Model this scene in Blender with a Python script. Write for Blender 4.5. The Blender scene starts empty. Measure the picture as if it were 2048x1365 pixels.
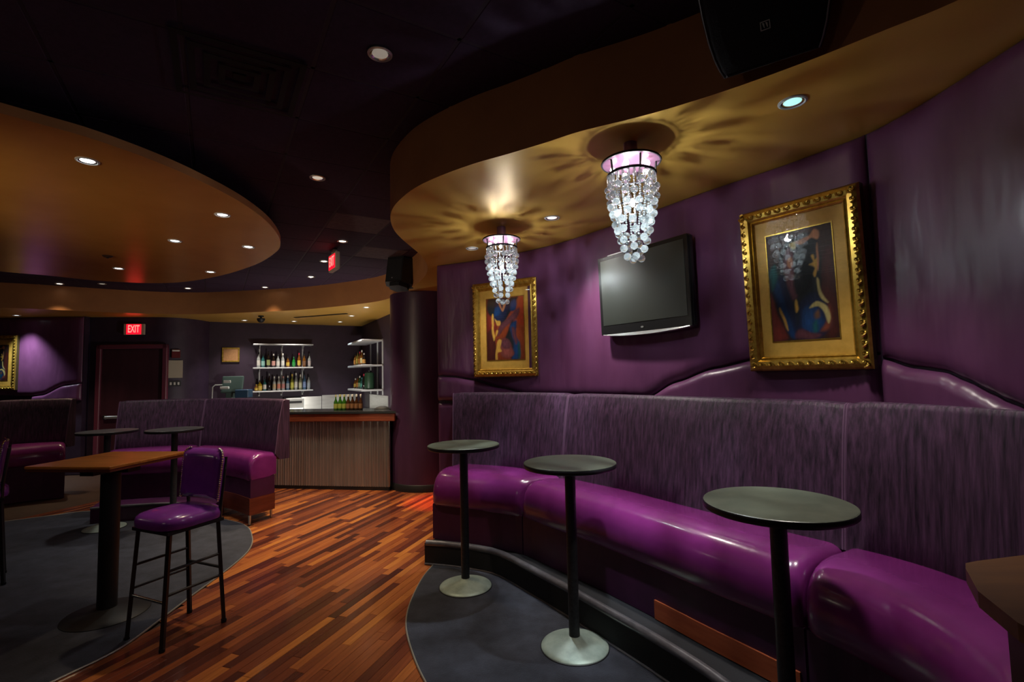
import bpy, bmesh, math, random
from mathutils import Vector, Matrix

random.seed(7)
PI = math.pi
D = bpy.data
SC = bpy.context.scene
COL = SC.collection

# ------------------------------------------------------------------ camera, world, lights, exposure
cam = D.cameras.new('camera')
cam.sensor_width = 36.0
cam.lens = 990.484 / 2048 * 36.0
cam.clip_start = 0.05
cam_o = D.objects.new('camera', cam)
COL.objects.link(cam_o)
cam_o.matrix_world = Matrix.Translation((0, 0, 1.596)) @ Matrix.Rotation(PI / 2 + 0.067, 4, 'X') @ Matrix.Rotation(-0.022, 4, 'Z')
SC.camera = cam_o

world = D.worlds.new('world')
SC.world = world
world.use_nodes = True
world.node_tree.nodes['Background'].inputs[0].default_value = (0.01, 0.006, 0.014, 1)
world.node_tree.nodes['Background'].inputs[1].default_value = 0.2

SC.view_settings.view_transform = 'Standard'
SC.view_settings.look = 'None'
SC.view_settings.gamma = 1.0
SC.view_settings.use_curve_mapping = False
SC.view_settings.exposure = 0.0
SC.cycles.max_bounces = 8
SC.cycles.glossy_bounces = 4
SC.cycles.transmission_bounces = 7
SC.cycles.transparent_max_bounces = 8
SC.cycles.sample_clamp_indirect = 4.0
SC.cycles.sample_clamp_direct = 0.0

CEIL, SOFF, OVAL = 3.19, 2.80, 2.97
HC = 1.596
WARM = (1.0, 0.78, 0.50)
COOL = (0.82, 0.95, 1.0)
WHITE = (1.0, 0.93, 0.84)


def lamp(name, kind, loc, energy, color, size=0.04, angle=100, blend=0.6, aim=(0, 0, -1)):
    l = D.lights.new(name, kind)
    l.energy = energy
    l.color = color
    if kind == 'AREA':
        l.size = size
    else:
        l.shadow_soft_size = size
    if kind == 'SPOT':
        l.spot_size = math.radians(angle)
        l.spot_blend = blend
    o = D.objects.new(name, l)
    COL.objects.link(o)
    o.location = loc
    o.rotation_euler = Vector(aim).to_track_quat('-Z', 'Y').to_euler()
    return o


# downlights: (x, y, z, energy, colour, spot angle, how the lens glows, label)
DOWNLIGHTS = [
    (-0.621, 2.346, CEIL, 25, WARM, 70, 0.18, 'large recessed downlight in the dark ceiling beside the curved fascia, highest in the picture'),
    (-1.519, 3.844, CEIL, 95, WARM, 75, 0.45, 'recessed downlight in the dark ceiling between the oval disc and the curved fascia'),
    (-1.955, 5.694, CEIL, 270, WARM, 80, 5, 'recessed ceiling downlight just above the hanging exit sign'),
    (-2.54, 6.665, CEIL, 240, WARM, 80, 5, 'recessed ceiling downlight partly behind the hanging exit sign'),
    (-3.129, 7.676, CEIL, 90, WARM, 80, 5, 'recessed ceiling downlight just beyond the hanging exit sign'),
    (-4.249, 8.475, CEIL, 40, WARM, 80, 5, 'recessed ceiling downlight in the dark gap above the bar fascia'),
    (-5.539, 8.411, CEIL, 40, WARM, 80, 5, 'recessed ceiling downlight in the dark gap above the red exit sign and to its right'),
    (-7.177, 7.789, CEIL, 110, WARM, 80, 5, 'leftmost recessed downlight in the dark gap behind the oval disc'),
    (-6.562, 7.864, CEIL, 6, WARM, 80, 0.5, 'dim recessed downlight in the dark gap directly behind the oval disc'),
    (-2.599, 2.976, OVAL, 7, COOL, 60, 7, 'bluish white downlight in the oval ceiling disc, nearest of the disc lights'),
    (-2.381, 4.03, OVAL, 25, WHITE, 80, 7, 'white downlight in the oval disc near its right hand edge'),
    (-3.272, 4.76, OVAL, 14, COOL, 70, 5, 'downlight near the middle of the oval ceiling disc'),
    (-2.701, 5.037, OVAL, 50, WHITE, 80, 7, 'downlight at the rounded right tip of the oval ceiling disc'),
    (-4.707, 5.871, OVAL, 60, WHITE, 80, 7, 'downlight in the oval disc beside the red reflection'),
    (-3.786, 6.173, OVAL, 60, WHITE, 80, 7, 'downlight at the far edge of the oval ceiling disc'),
    (1.295, 2.169, SOFF, 85, WHITE, 78, 0.9, 'teal tinted downlight in the gold soffit near the big loudspeaker'),
    (0.331, 3.769, SOFF, 115, WHITE, 88, 1.1, 'downlight in the gold soffit between the two chandeliers'),
    (-0.361, 4.641, SOFF, 46, WHITE, 80, 0.25, 'unlit looking dark downlight in the gold soffit left of the far chandelier'),
    (-8.545, 8.491, SOFF, 170, COOL, 88, 4, 'cyan white downlight above the painting on the far left wall'),
    (-5.382, 9.925, SOFF, 90, WHITE, 100, 5, 'leftmost downlight in the yellow soffit over the bar'),
    (-4.543, 10.287, SOFF, 90, WHITE, 100, 5, 'second downlight from the left in the soffit over the bar'),
    (-3.679, 10.565, SOFF, 75, COOL, 80, 5, 'downlight over the back corner of the bar'),
    (-3.112, 9.579, SOFF, 110, WHITE, 100, 5, 'downlight over the side shelves of the bar'),
    (-2.489, 8.455, SOFF, 60, WHITE, 100, 5, 'downlight in the bar soffit nearest the purple pillar'),
]
for i, (x, y, z, e, c, ang, glow, lab) in enumerate(DOWNLIGHTS):
    lamp('downlight_lamp', 'SPOT', (x, y, z - 0.03), e, c, 0.045, ang, 0.9, (0.40, 0.10, -1) if i == 16 else (0, 0, -1))
CHANDELIERS = [(-0.068, 3.985, 'crystal chandelier hanging in front of the far framed painting, smaller looking of the pair'),
               (0.648, 2.545, 'crystal chandelier hanging in front of the television, the nearer of the pair')]
for x, y, lab in CHANDELIERS:
    for k in range(5):
        a = 0.45 + k * 2 * PI / 5
        lamp('chandelier_bulb', 'POINT', (x + 0.095 * math.cos(a), y + 0.095 * math.sin(a), 2.655), 8.5, (1, 0.93, 0.80), 0.010)
    lamp('chandelier_core', 'POINT', (x, y, 2.47), 24, (0.88, 0.97, 1.0), 0.02)
    lamp('chandelier_halogen', 'SPOT', (x, y, 2.68), 330, (0.88, 0.97, 1.0), 0.03, 64, 0.8)
# unseen lamps: other chandeliers, the red exit sign down the passage, and added fills
lamp('unseen_lamp', 'POINT', (-7.2, 3.4, 2.3), 6, (1, 0.86, 0.66), 0.15)
lamp('unseen_lamp', 'POINT', (-1.6, -0.9, 2.5), 2.5, (1, 0.85, 0.8), 0.2)
lamp('unseen_lamp', 'POINT', (-3.6, 0.4, 2.35), 9, (1, 0.84, 0.7), 0.12)  # added unseen lamp to light the curved fascia and loudspeaker
lamp('oval_fill_uplight', 'SPOT', (-5.2, 0.6, 1.7), 230, (1, 0.82, 0.58), 0.1, 52, 1.0, (2.2, 3.9, 1.27))  # added unseen uplight that brightens the oval disc
lamp('bar_fill_lamp', 'POINT', (-2.95, 7.95, 0.98), 85, (1, 0.95, 0.85), 0.10)  # added behind the counter to brighten the bar soffit
lamp('passage_exit_sign_glow', 'SPOT', (-0.98, 6.45, 0.95), 60, (1, 0.02, 0.08), 0.05, 62, 0.7)


# ------------------------------------------------------------------ materials
def mat(name, color, rough=0.5, metal=0.0, noise=None, bump=None, coat=0.0, emis=None, estr=0.0, spec=0.5, sheen=0.0, trans=0.0, ior=1.45):
    m = D.materials.new(name)
    m.use_nodes = True
    nt = m.node_tree
    b = nt.nodes['Principled BSDF']
    b.inputs['Base Color'].default_value = (*color, 1)
    b.inputs['Roughness'].default_value = rough
    b.inputs['Metallic'].default_value = metal
    b.inputs['Coat Weight'].default_value = coat
    b.inputs['Coat Roughness'].default_value = 0.12
    b.inputs['Specular IOR Level'].default_value = spec
    b.inputs['Sheen Weight'].default_value = sheen
    b.inputs['Transmission Weight'].default_value = trans
    b.inputs['IOR'].default_value = ior
    if emis:
        b.inputs['Emission Color'].default_value = (*emis, 1)
        b.inputs['Emission Strength'].default_value = estr
    if noise or bump:
        tc = nt.nodes.new('ShaderNodeTexCoord')
    if noise:   # (scale xyz, dark colour, light colour, detail)
        sc, c0, c1, det = noise
        mp = nt.nodes.new('ShaderNodeMapping')
        mp.inputs['Scale'].default_value = sc
        nt.links.new(tc.outputs['Object'], mp.inputs['Vector'])
        n = nt.nodes.new('ShaderNodeTexNoise')
        n.inputs['Scale'].default_value = 1.0
        n.inputs['Detail'].default_value = det
        n.inputs['Roughness'].default_value = 0.65
        nt.links.new(mp.outputs[0], n.inputs['Vector'])
        r = nt.nodes.new('ShaderNodeValToRGB')
        r.color_ramp.elements[0].position = 0.32
        r.color_ramp.elements[0].color = (*c0, 1)
        r.color_ramp.elements[1].position = 0.68
        r.color_ramp.elements[1].color = (*c1, 1)
        nt.links.new(n.outputs['Fac'], r.inputs['Fac'])
        nt.links.new(r.outputs['Color'], b.inputs['Base Color'])
    if bump:    # (scale xyz, strength, distance)
        sc, st, di = bump
        mp = nt.nodes.new('ShaderNodeMapping')
        mp.inputs['Scale'].default_value = sc
        nt.links.new(tc.outputs['Object'], mp.inputs['Vector'])
        n = nt.nodes.new('ShaderNodeTexNoise')
        n.inputs['Scale'].default_value = 1.0
        n.inputs['Detail'].default_value = 3.0
        nt.links.new(mp.outputs[0], n.inputs['Vector'])
        bp = nt.nodes.new('ShaderNodeBump')
        bp.inputs['Strength'].default_value = st
        bp.inputs['Distance'].default_value = di
        nt.links.new(n.outputs['Fac'], bp.inputs['Height'])
        nt.links.new(bp.outputs['Normal'], b.inputs['Normal'])
    return m


M = {}
M['wall_vinyl'] = mat('wall_vinyl', (0.1, 0.03, 0.12), 0.33, noise=((3, 3, 1.2), (0.092, 0.028, 0.080), (0.130, 0.042, 0.112), 3), bump=((5, 5, 1.3), 0.45, 0.04))
M['dark_wall'] = mat('dark_wall', (0.028, 0.014, 0.034), 0.55, noise=((5, 5, 5), (0.022, 0.010, 0.028), (0.035, 0.018, 0.042), 3))
M['bar_wall'] = mat('bar_wall', (0.05, 0.022, 0.052), 0.6, noise=((4, 4, 4), (0.018, 0.007, 0.019), (0.028, 0.011, 0.029), 3))
M['pillar'] = mat('pillar', (0.05, 0.022, 0.055), 0.35, noise=((4, 4, 1), (0.04, 0.016, 0.045), (0.06, 0.024, 0.065), 3))
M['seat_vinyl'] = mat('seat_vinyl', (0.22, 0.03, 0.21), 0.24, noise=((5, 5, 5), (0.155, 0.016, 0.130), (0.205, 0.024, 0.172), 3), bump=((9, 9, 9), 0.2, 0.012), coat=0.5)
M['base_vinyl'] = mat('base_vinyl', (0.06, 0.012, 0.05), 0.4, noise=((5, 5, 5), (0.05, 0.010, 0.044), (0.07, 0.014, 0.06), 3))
M['stool_vinyl'] = mat('stool_vinyl', (0.19, 0.035, 0.30), 0.25, noise=((8, 8, 8), (0.17, 0.03, 0.27), (0.22, 0.04, 0.34), 2), coat=0.3)
M['velvet'] = mat('velvet', (0.06, 0.03, 0.07), 0.55, noise=((55, 55, 2.6), (0.006, 0.002, 0.009), (0.092, 0.038, 0.090), 8), bump=((60, 60, 5), 0.4, 0.01), sheen=0.02)
M['piping'] = mat('piping', (0.14, 0.075, 0.14), 0.4)
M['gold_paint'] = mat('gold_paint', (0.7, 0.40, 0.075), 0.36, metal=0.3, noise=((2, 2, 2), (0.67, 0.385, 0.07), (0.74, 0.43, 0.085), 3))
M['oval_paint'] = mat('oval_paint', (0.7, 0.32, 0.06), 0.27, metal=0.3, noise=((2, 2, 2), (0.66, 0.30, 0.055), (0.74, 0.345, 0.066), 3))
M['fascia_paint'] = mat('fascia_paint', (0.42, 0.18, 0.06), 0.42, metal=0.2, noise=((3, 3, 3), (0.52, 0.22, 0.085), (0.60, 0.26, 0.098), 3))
M['ceiling_tile'] = mat('ceiling_tile', (0.03, 0.014, 0.036), 0.85, noise=((30, 30, 30), (0.022, 0.008, 0.028), (0.036, 0.015, 0.044), 5))
M['ceiling_tile_grey'] = mat('ceiling_tile_grey', (0.1, 0.08, 0.095), 0.85, noise=((20, 20, 20), (0.07, 0.05, 0.066), (0.11, 0.085, 0.1), 4))  # lighter grey variant for a few ceiling tiles
M['grid_bar'] = mat('grid_bar', (0.022, 0.012, 0.026), 0.7)
M['carpet'] = mat('carpet', (0.05, 0.05, 0.06), 0.95, noise=((7, 7, 7), (0.018, 0.020, 0.030), (0.040, 0.043, 0.062), 6), bump=((120, 120, 120), 0.5, 0.006), sheen=0.05)
M['steel'] = mat('steel', (0.6, 0.6, 0.58), 0.3, metal=1.0, noise=((3, 3, 40), (0.52, 0.52, 0.5), (0.66, 0.66, 0.64), 3))
M['corrugated'] = mat('corrugated', (0.5, 0.5, 0.5), 0.36, metal=0.85, noise=((6, 6, 1), (0.40, 0.39, 0.39), (0.52, 0.51, 0.51), 3))
M['chrome'] = mat('chrome', (0.8, 0.8, 0.78), 0.15, metal=1.0)
M['trim_metal'] = mat('trim_metal', (0.62, 0.6, 0.52), 0.35, metal=0.8)
M['black_metal'] = mat('black_metal', (0.018, 0.017, 0.02), 0.38)
M['black'] = mat('black', (0.008, 0.008, 0.010), 0.5)
M['black_cloth'] = mat('black_cloth', (0.012, 0.012, 0.016), 0.8, bump=((200, 200, 200), 0.3, 0.004))
M['pole'] = mat('pole', (0.03, 0.032, 0.036), 0.4, noise=((60, 60, 60), (0.022, 0.023, 0.027), (0.045, 0.047, 0.052), 3))
M['tabletop'] = mat('tabletop', (0.13, 0.14, 0.11), 0.34, noise=((9, 9, 9), (0.062, 0.072, 0.052), (0.098, 0.108, 0.078), 4))
M['tabletop_dark'] = mat('tabletop_dark', (0.06, 0.06, 0.06), 0.3, noise=((9, 9, 9), (0.045, 0.045, 0.047), (0.07, 0.07, 0.068), 4))
M['base_grey'] = mat('base_grey', (0.33, 0.40, 0.35), 0.45, metal=0.25, noise=((14, 14, 14), (0.27, 0.34, 0.30), (0.38, 0.46, 0.41), 4))
M['wood_orange'] = mat('wood_orange', (0.42, 0.15, 0.03), 0.3, noise=((3, 26, 26), (0.34, 0.115, 0.022), (0.50, 0.19, 0.04), 4))
M['wood_red'] = mat('wood_red', (0.5, 0.11, 0.04), 0.4, noise=((4, 4, 40), (0.44, 0.09, 0.032), (0.56, 0.135, 0.05), 3))
M['wood_brown'] = mat('wood_brown', (0.2, 0.08, 0.02), 0.5, noise=((3, 20, 20), (0.09, 0.032, 0.008), (0.13, 0.05, 0.012), 4))
M['wood_apron'] = mat('wood_apron', (0.22, 0.05, 0.022), 0.4, noise=((3, 3, 40), (0.17, 0.038, 0.017), (0.27, 0.065, 0.028), 3))
M['wood_dull'] = mat('wood_dull', (0.15, 0.03, 0.016), 0.45, noise=((4, 4, 40), (0.12, 0.024, 0.012), (0.18, 0.038, 0.02), 3))  # on the left plinth, dimmer light is put into this darker colour
M['wood_dark'] = mat('wood_dark', (0.05, 0.022, 0.012), 0.5, noise=((4, 4, 30), (0.04, 0.017, 0.009), (0.06, 0.027, 0.015), 3))
M['nosing'] = mat('nosing', (0.15, 0.14, 0.16), 0.28, metal=0.3, noise=((10, 10, 30), (0.10, 0.095, 0.11), (0.19, 0.18, 0.20), 4))
M['door'] = mat('door', (0.045, 0.010, 0.020), 0.5, noise=((5, 5, 1), (0.035, 0.008, 0.016), (0.055, 0.013, 0.024), 3))
M['door_frame'] = mat('door_frame', (0.13, 0.025, 0.05), 0.45)
M['frame_gold'] = mat('frame_gold', (0.62, 0.40, 0.07), 0.3, metal=0.85, noise=((30, 30, 30), (0.45, 0.27, 0.04), (0.70, 0.47, 0.10), 3))
M['frame_side'] = mat('frame_side', (0.05, 0.035, 0.012), 0.4)
M['mat_gold'] = mat('mat_gold', (0.7, 0.44, 0.10), 0.45, noise=((14, 14, 14), (0.76, 0.45, 0.08), (0.92, 0.57, 0.12), 4))
M['tv_black'] = mat('tv_black', (0.012, 0.012, 0.013), 0.22)
M['tv_screen'] = mat('tv_screen', (0.028, 0.033, 0.029), 0.32, spec=0.9)
M['silver'] = mat('silver', (0.6, 0.62, 0.62), 0.3, metal=0.8)
M['white_plastic'] = mat('white_plastic', (0.6, 0.62, 0.60), 0.4)
M['paper'] = mat('paper', (0.42, 0.38, 0.30), 0.8)
M['shelf_white'] = mat('shelf_white', (0.5, 0.51, 0.52), 0.35)
M['counter'] = mat('counter', (0.03, 0.035, 0.04), 0.18)
M['pink_plate'] = mat('pink_plate', (0.30, 0.14, 0.23), 0.3, metal=0.5)
M['exit_case'] = mat('exit_case', (0.45, 0.38, 0.30), 0.5)
M['exit_red'] = mat('exit_red', (0.25, 0.0, 0.004), 0.5, emis=(1, 0.004, 0.016), estr=2.2)
M['exit_letter'] = mat('exit_letter', (0.8, 0.05, 0.05), 0.5, emis=(1, 0.10, 0.08), estr=4)
M['red_box'] = mat('red_box', (0.12, 0.01, 0.012), 0.4)
M['bulb'] = mat('bulb', (1, 1, 1), 0.5, emis=(1, 0.95, 0.88), estr=30)
M['vent'] = mat('vent', (0.004, 0.003, 0.005), 0.8)
M['pos_green'] = mat('pos_green', (0.07, 0.11, 0.10), 0.4)
M['pos_blue'] = mat('pos_blue', (0.03, 0.07, 0.13), 0.4)
M['bag_dark'] = mat('bag_dark', (0.03, 0.03, 0.035), 0.6)
M['reflector'] = mat('reflector', (0.75, 0.76, 0.74), 0.15, metal=1.0)


def glass_mat():
    m = D.materials.new('crystal')
    m.use_nodes = True
    nt = m.node_tree
    nt.nodes.clear()
    out = nt.nodes.new('ShaderNodeOutputMaterial')
    g = nt.nodes.new('ShaderNodeBsdfGlass')
    g.inputs['IOR'].default_value = 1.52
    g.inputs['Roughness'].default_value = 0.02
    d = nt.nodes.new('ShaderNodeBsdfTranslucent')
    d.inputs['Color'].default_value = (0.86, 0.97, 1.0, 1)
    mx = nt.nodes.new('ShaderNodeMixShader')
    mx.inputs[0].default_value = 0.13
    nt.links.new(g.outputs[0], mx.inputs[1])
    nt.links.new(d.outputs[0], mx.inputs[2])
    nt.links.new(mx.outputs[0], out.inputs[0])
    return m


M['crystal'] = glass_mat()


def pane_mat():
    m = D.materials.new('picture_glass')
    m.use_nodes = True
    nt = m.node_tree
    nt.nodes.clear()
    out = nt.nodes.new('ShaderNodeOutputMaterial')
    t = nt.nodes.new('ShaderNodeBsdfTransparent')
    g = nt.nodes.new('ShaderNodeBsdfGlossy')
    g.inputs['Roughness'].default_value = 0.012
    f = nt.nodes.new('ShaderNodeFresnel')
    f.inputs['IOR'].default_value = 2.4
    mx = nt.nodes.new('ShaderNodeMixShader')
    ge = nt.nodes.new('ShaderNodeNewGeometry')
    sub = nt.nodes.new('ShaderNodeMath'); sub.operation = 'SUBTRACT'; sub.use_clamp = True
    nt.links.new(f.outputs[0], sub.inputs[0])
    nt.links.new(ge.outputs['Backfacing'], sub.inputs[1])
    nt.links.new(sub.outputs[0], mx.inputs[0])
    nt.links.new(t.outputs[0], mx.inputs[1])
    nt.links.new(g.outputs[0], mx.inputs[2])
    nt.links.new(mx.outputs[0], out.inputs[0])
    return m


M['pane'] = pane_mat()


def plank_mat():
    m = mat('plank', (0.3, 0.12, 0.05), 0.27)
    nt = m.node_tree
    b = nt.nodes['Principled BSDF']
    g = nt.nodes.new('ShaderNodeNewGeometry')
    oi = nt.nodes.new('ShaderNodeObjectInfo')
    ad = nt.nodes.new('ShaderNodeMath'); ad.operation = 'ADD'
    fr = nt.nodes.new('ShaderNodeMath'); fr.operation = 'FRACT'
    nt.links.new(g.outputs['Random Per Island'], ad.inputs[0])
    nt.links.new(oi.outputs['Random'], ad.inputs[1])
    nt.links.new(ad.outputs[0], fr.inputs[0])
    r = nt.nodes.new('ShaderNodeValToRGB')
    cols = [(0.0, (0.055, 0.013, 0.010)), (0.22, (0.120, 0.028, 0.016)), (0.45, (0.20, 0.050, 0.020)), (0.7, (0.29, 0.078, 0.026)), (0.9, (0.42, 0.132, 0.034)), (1.0, (0.52, 0.185, 0.04))]
    e = r.color_ramp.elements
    e[0].position, e[0].color = cols[0][0], (*cols[0][1], 1)
    e[1].position, e[1].color = cols[-1][0], (*cols[-1][1], 1)
    for p, c in cols[1:-1]:
        x = e.new(p); x.color = (*c, 1)
    nt.links.new(fr.outputs[0], r.inputs['Fac'])
    tc = nt.nodes.new('ShaderNodeNewGeometry')
    mp = nt.nodes.new('ShaderNodeMapping')
    mp.inputs['Rotation'].default_value = (0, 0, math.radians(19))
    mp2 = nt.nodes.new('ShaderNodeMapping')
    mp2.inputs['Scale'].default_value = (55, 4, 4)
    nt.links.new(tc.outputs['Position'], mp.inputs['Vector'])
    nt.links.new(mp.outputs[0], mp2.inputs['Vector'])
    n = nt.nodes.new('ShaderNodeTexNoise'); n.inputs['Scale'].default_value = 1; n.inputs['Detail'].default_value = 5
    nt.links.new(mp2.outputs[0], n.inputs['Vector'])
    mr = nt.nodes.new('ShaderNodeMapRange')
    mr.inputs['To Min'].default_value = 0.55; mr.inputs['To Max'].default_value = 1.4
    nt.links.new(n.outputs['Fac'], mr.inputs['Value'])
    mul = nt.nodes.new('ShaderNodeMix'); mul.data_type = 'RGBA'; mul.blend_type = 'MULTIPLY'
    mul.inputs['Factor'].default_value = 1
    nt.links.new(r.outputs['Color'], mul.inputs['A'])
    nt.links.new(mr.outputs[0], mul.inputs['B'])
    nt.links.new(mul.outputs['Result'], b.inputs['Base Color'])
    b.inputs['Coat Weight'].default_value = 0.25
    return m


M['plank'] = plank_mat()
FLAT = {}


def flat(c, rough=0.45):
    k = tuple(round(v, 3) for v in c) + (rough,)
    if k not in FLAT:
        FLAT[k] = mat('print_ink', c, rough, noise=((30, 30, 30), tuple(v * 0.82 for v in c), tuple(min(1, v * 1.15) for v in c), 3))
    return FLAT[k]


BGLASS = {}


def bottle_glass(c, rough=0.08):
    c = tuple(v * .6 for v in c)
    k = tuple(c)
    if k not in BGLASS:
        BGLASS[k] = mat('bottle_glass', c, rough, spec=0.7, trans=0.25)
    return BGLASS[k]


# ------------------------------------------------------------------ mesh helpers
class MB:
    """collects vertices and faces and links them as ONE mesh object"""

    def __init__(self):
        self.v, self.f, self.m, self.s = [], [], [], []

    def add(self, vs, fs, mi=0, smooth=False, mx=None):
        o = len(self.v)
        self.v += [tuple(mx @ Vector(p)) if mx else tuple(p) for p in vs]
        for f in fs:
            self.f.append(tuple(i + o for i in f)); self.m.append(mi); self.s.append(smooth)
        return self

    def box(self, c, size, mi=0, rz=0, mx=None, bev=0.0):
        sx, sy, sz = size[0] / 2, size[1] / 2, size[2] / 2
        if bev > 0:
            b = min(bev, sx * .9, sy * .9, sz * .9)
            vs = []
            for z, i in ((-sz, b), (-sz + b, 0), (sz - b, 0), (sz, b)):
                ax, ay = sx - i, sy - i
                bb = b if i == 0 else b * 0.5
                vs += [(-ax + bb, -ay, z), (ax - bb, -ay, z), (ax, -ay + bb, z), (ax, ay - bb, z), (ax - bb, ay, z), (-ax + bb, ay, z), (-ax, ay - bb, z), (-ax, -ay + bb, z)]
            fs = [tuple(range(7, -1, -1)), tuple(range(24, 32))]
            for r in range(3):
                for k in range(8):
                    a, d = r * 8 + k, r * 8 + (k + 1) % 8
                    fs.append((a, d, d + 8, a + 8))
        else:
            vs = [(x, y, z) for z in (-sz, sz) for x, y in ((-sx, -sy), (sx, -sy), (sx, sy), (-sx, sy))]
            fs = [(3, 2, 1, 0), (4, 5, 6, 7), (0, 1, 5, 4), (1, 2, 6, 5), (2, 3, 7, 6), (3, 0, 4, 7)]
        R = Matrix.Translation(c) @ Matrix.Rotation(rz, 4, 'Z')
        return self.add(vs, fs, mi, False, (mx @ R) if mx else R)

    def lathe(self, prof, c=(0, 0, 0), n=24, mi=0, smooth=True, mx=None, cap=True):
        vs, fs = [], []
        for r, z in prof:
            for k in range(n):
                a = 2 * PI * k / n
                vs.append((c[0] + r * math.cos(a), c[1] + r * math.sin(a), c[2] + z))
        for i in range(len(prof) - 1):
            for k in range(n):
                a, b = i * n + k, i * n + (k + 1) % n
                fs.append((a, b, b + n, a + n))
        if cap and prof[0][0] > 1e-5: fs.append(tuple(range(n - 1, -1, -1)))
        if cap and prof[-1][0] > 1e-5: fs.append(tuple(range((len(prof) - 1) * n, len(prof) * n)))
        return self.add(vs, fs, mi, smooth, mx)

    def tube(self, pts, r, n=8, mi=0, closed=False, mx=None, sq=False):
        pts = [Vector(p) for p in pts]
        vs, fs = [], []
        N = len(pts)
        up = Vector((0, 0, 1))
        for i, p in enumerate(pts):
            if closed:
                t = (pts[(i + 1) % N] - pts[i - 1]).normalized()
            else:
                t = (pts[min(i + 1, N - 1)] - pts[max(i - 1, 0)]).normalized()
            a = t.cross(up)
            if a.length < 1e-3: a = Vector((1, 0, 0))
            a.normalize(); b = a.cross(t)
            rr = r[i] if isinstance(r, (list, tuple)) else r
            for k in range(n):
                an = 2 * PI * (k + (0.5 if sq else 0)) / n
                vs.append(p + a * rr * math.cos(an) + b * rr * math.sin(an))
        for i in range(N if closed else N - 1):
            for k in range(n):
                a, b = i * n + k, i * n + (k + 1) % n
                j = ((i + 1) % N) * n
                fs.append((a, b, j + (k + 1) % n, j + k))
        if not closed:
            fs.append(tuple(range(n - 1, -1, -1))); fs.append(tuple(range((N - 1) * n, N * n)))
        return self.add(vs, fs, mi, not sq, mx)

    def prism(self, poly, z0, z1, mi=0, mx=None, side=None):
        n = len(poly)
        vs = [(p[0], p[1], z0) for p in poly] + [(p[0], p[1], z1) for p in poly]
        area = sum(poly[i][0] * poly[(i + 1) % n][1] - poly[(i + 1) % n][0] * poly[i][1] for i in range(n))
        fl = area < 0
        top, bot = tuple(range(n, 2 * n)), tuple(range(n - 1, -1, -1))
        fs = [top[::-1] if fl else top, bot[::-1] if fl else bot]
        self.add(vs, fs, mi, False, mx)
        fs = []
        for k in range(n):
            q = (k, (k + 1) % n, n + (k + 1) % n, n + k)
            fs.append(q[::-1] if fl else q)
        return self.add(vs, fs, mi if side is None else side, False, mx)

    def loft(self, rings, mi=0, smooth=True, closed_ring=True, caps=True):
        n = len(rings[0])
        vs = [p for r in rings for p in r]
        fs = []
        for i in range(len(rings) - 1):
            for k in range(n if closed_ring else n - 1):
                a, b = i * n + k, i * n + (k + 1) % n
                fs.append((a, b, b + n, a + n))
        if caps and closed_ring:
            fs.append(tuple(range(n - 1, -1, -1)))
            fs.append(tuple(range((len(rings) - 1) * n, len(rings) * n)))
        return self.add(vs, fs, mi, smooth)

    def mesh(self, name, mats):
        me = D.meshes.new(name)
        me.from_pydata(self.v, [], self.f)
        for x in (mats if isinstance(mats, (list, tuple)) else [mats]):
            me.materials.append(M[x] if isinstance(x, str) else x)
        me.polygons.foreach_set('material_index', self.m)
        me.polygons.foreach_set('use_smooth', self.s)
        bm = bmesh.new(); bm.from_mesh(me)
        bmesh.ops.remove_doubles(bm, verts=bm.verts, dist=1e-5)
        bmesh.ops.recalc_face_normals(bm, faces=bm.faces)
        bm.to_mesh(me); bm.free()
        if any(self.s):
            me.set_sharp_from_angle(angle=math.radians(50))
        me.update()
        return me

    def build(self, name, mats, parent=None, loc=None, rot=None):
        return link(name, self.mesh(name, mats), parent, loc, rot)


def link(name, data, parent=None, loc=None, rot=None):
    o = D.objects.new(name, data)
    COL.objects.link(o)
    if parent: o.parent = parent
    if loc is not None: o.location = loc
    if rot is not None: o.rotation_euler = rot
    return o


def tag(o, label=None, cat=None, group=None, kind=None):
    if label: o['label'] = label
    if cat: o['category'] = cat
    if group: o['group'] = group
    if kind: o['kind'] = kind
    return o


def thing(name, label, cat, loc=(0, 0, 0), rz=0.0, group=None):
    return tag(link(name, None, None, loc, (0, 0, rz)), label, cat, group)


def copy_tree(o, parent=None):
    c = o.copy(); COL.objects.link(c); c.parent = parent
    for ch in list(o.children): copy_tree(ch, c)
    return c


def spline(P, n=10):
    """Catmull-Rom through plan points"""
    P = [Vector(p) for p in P]
    Q = [2 * P[0] - P[1]] + P + [2 * P[-1] - P[-2]]
    out = []
    for i in range(1, len(Q) - 2):
        a, b, c, d = Q[i - 1:i + 3]
        for k in range(n):
            t = k / n
            out.append(.5 * ((2 * b) + (c - a) * t + (2 * a - 5 * b + 4 * c - d) * t * t + (3 * b - a - 3 * c + d) * t ** 3))
    out.append(P[-1].copy())
    return out


class Path:
    def __init__(self, P, n=16):
        self.p = spline(P, n)
        self.s = [0.0]
        for a, b in zip(self.p, self.p[1:]): self.s.append(self.s[-1] + (b - a).length)
        self.L = self.s[-1]

    def at(self, s):
        s = max(0.0, min(self.L, s))
        lo, hi = 0, len(self.s) - 1
        while hi - lo > 1:
            m = (lo + hi) // 2
            if self.s[m] <= s: lo = m
            else: hi = m
        t = (s - self.s[lo]) / max(1e-9, self.s[hi] - self.s[lo])
        return self.p[lo].lerp(self.p[hi], t)

    def normal(self, s):
        t = (self.at(s + 0.04) - self.at(s - 0.04)).normalized()
        return Vector((t.y, -t.x))

    def near(self, q):
        q = Vector(q)
        return min(range(len(self.p)), key=lambda i: (self.p[i] - q).length)


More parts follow.
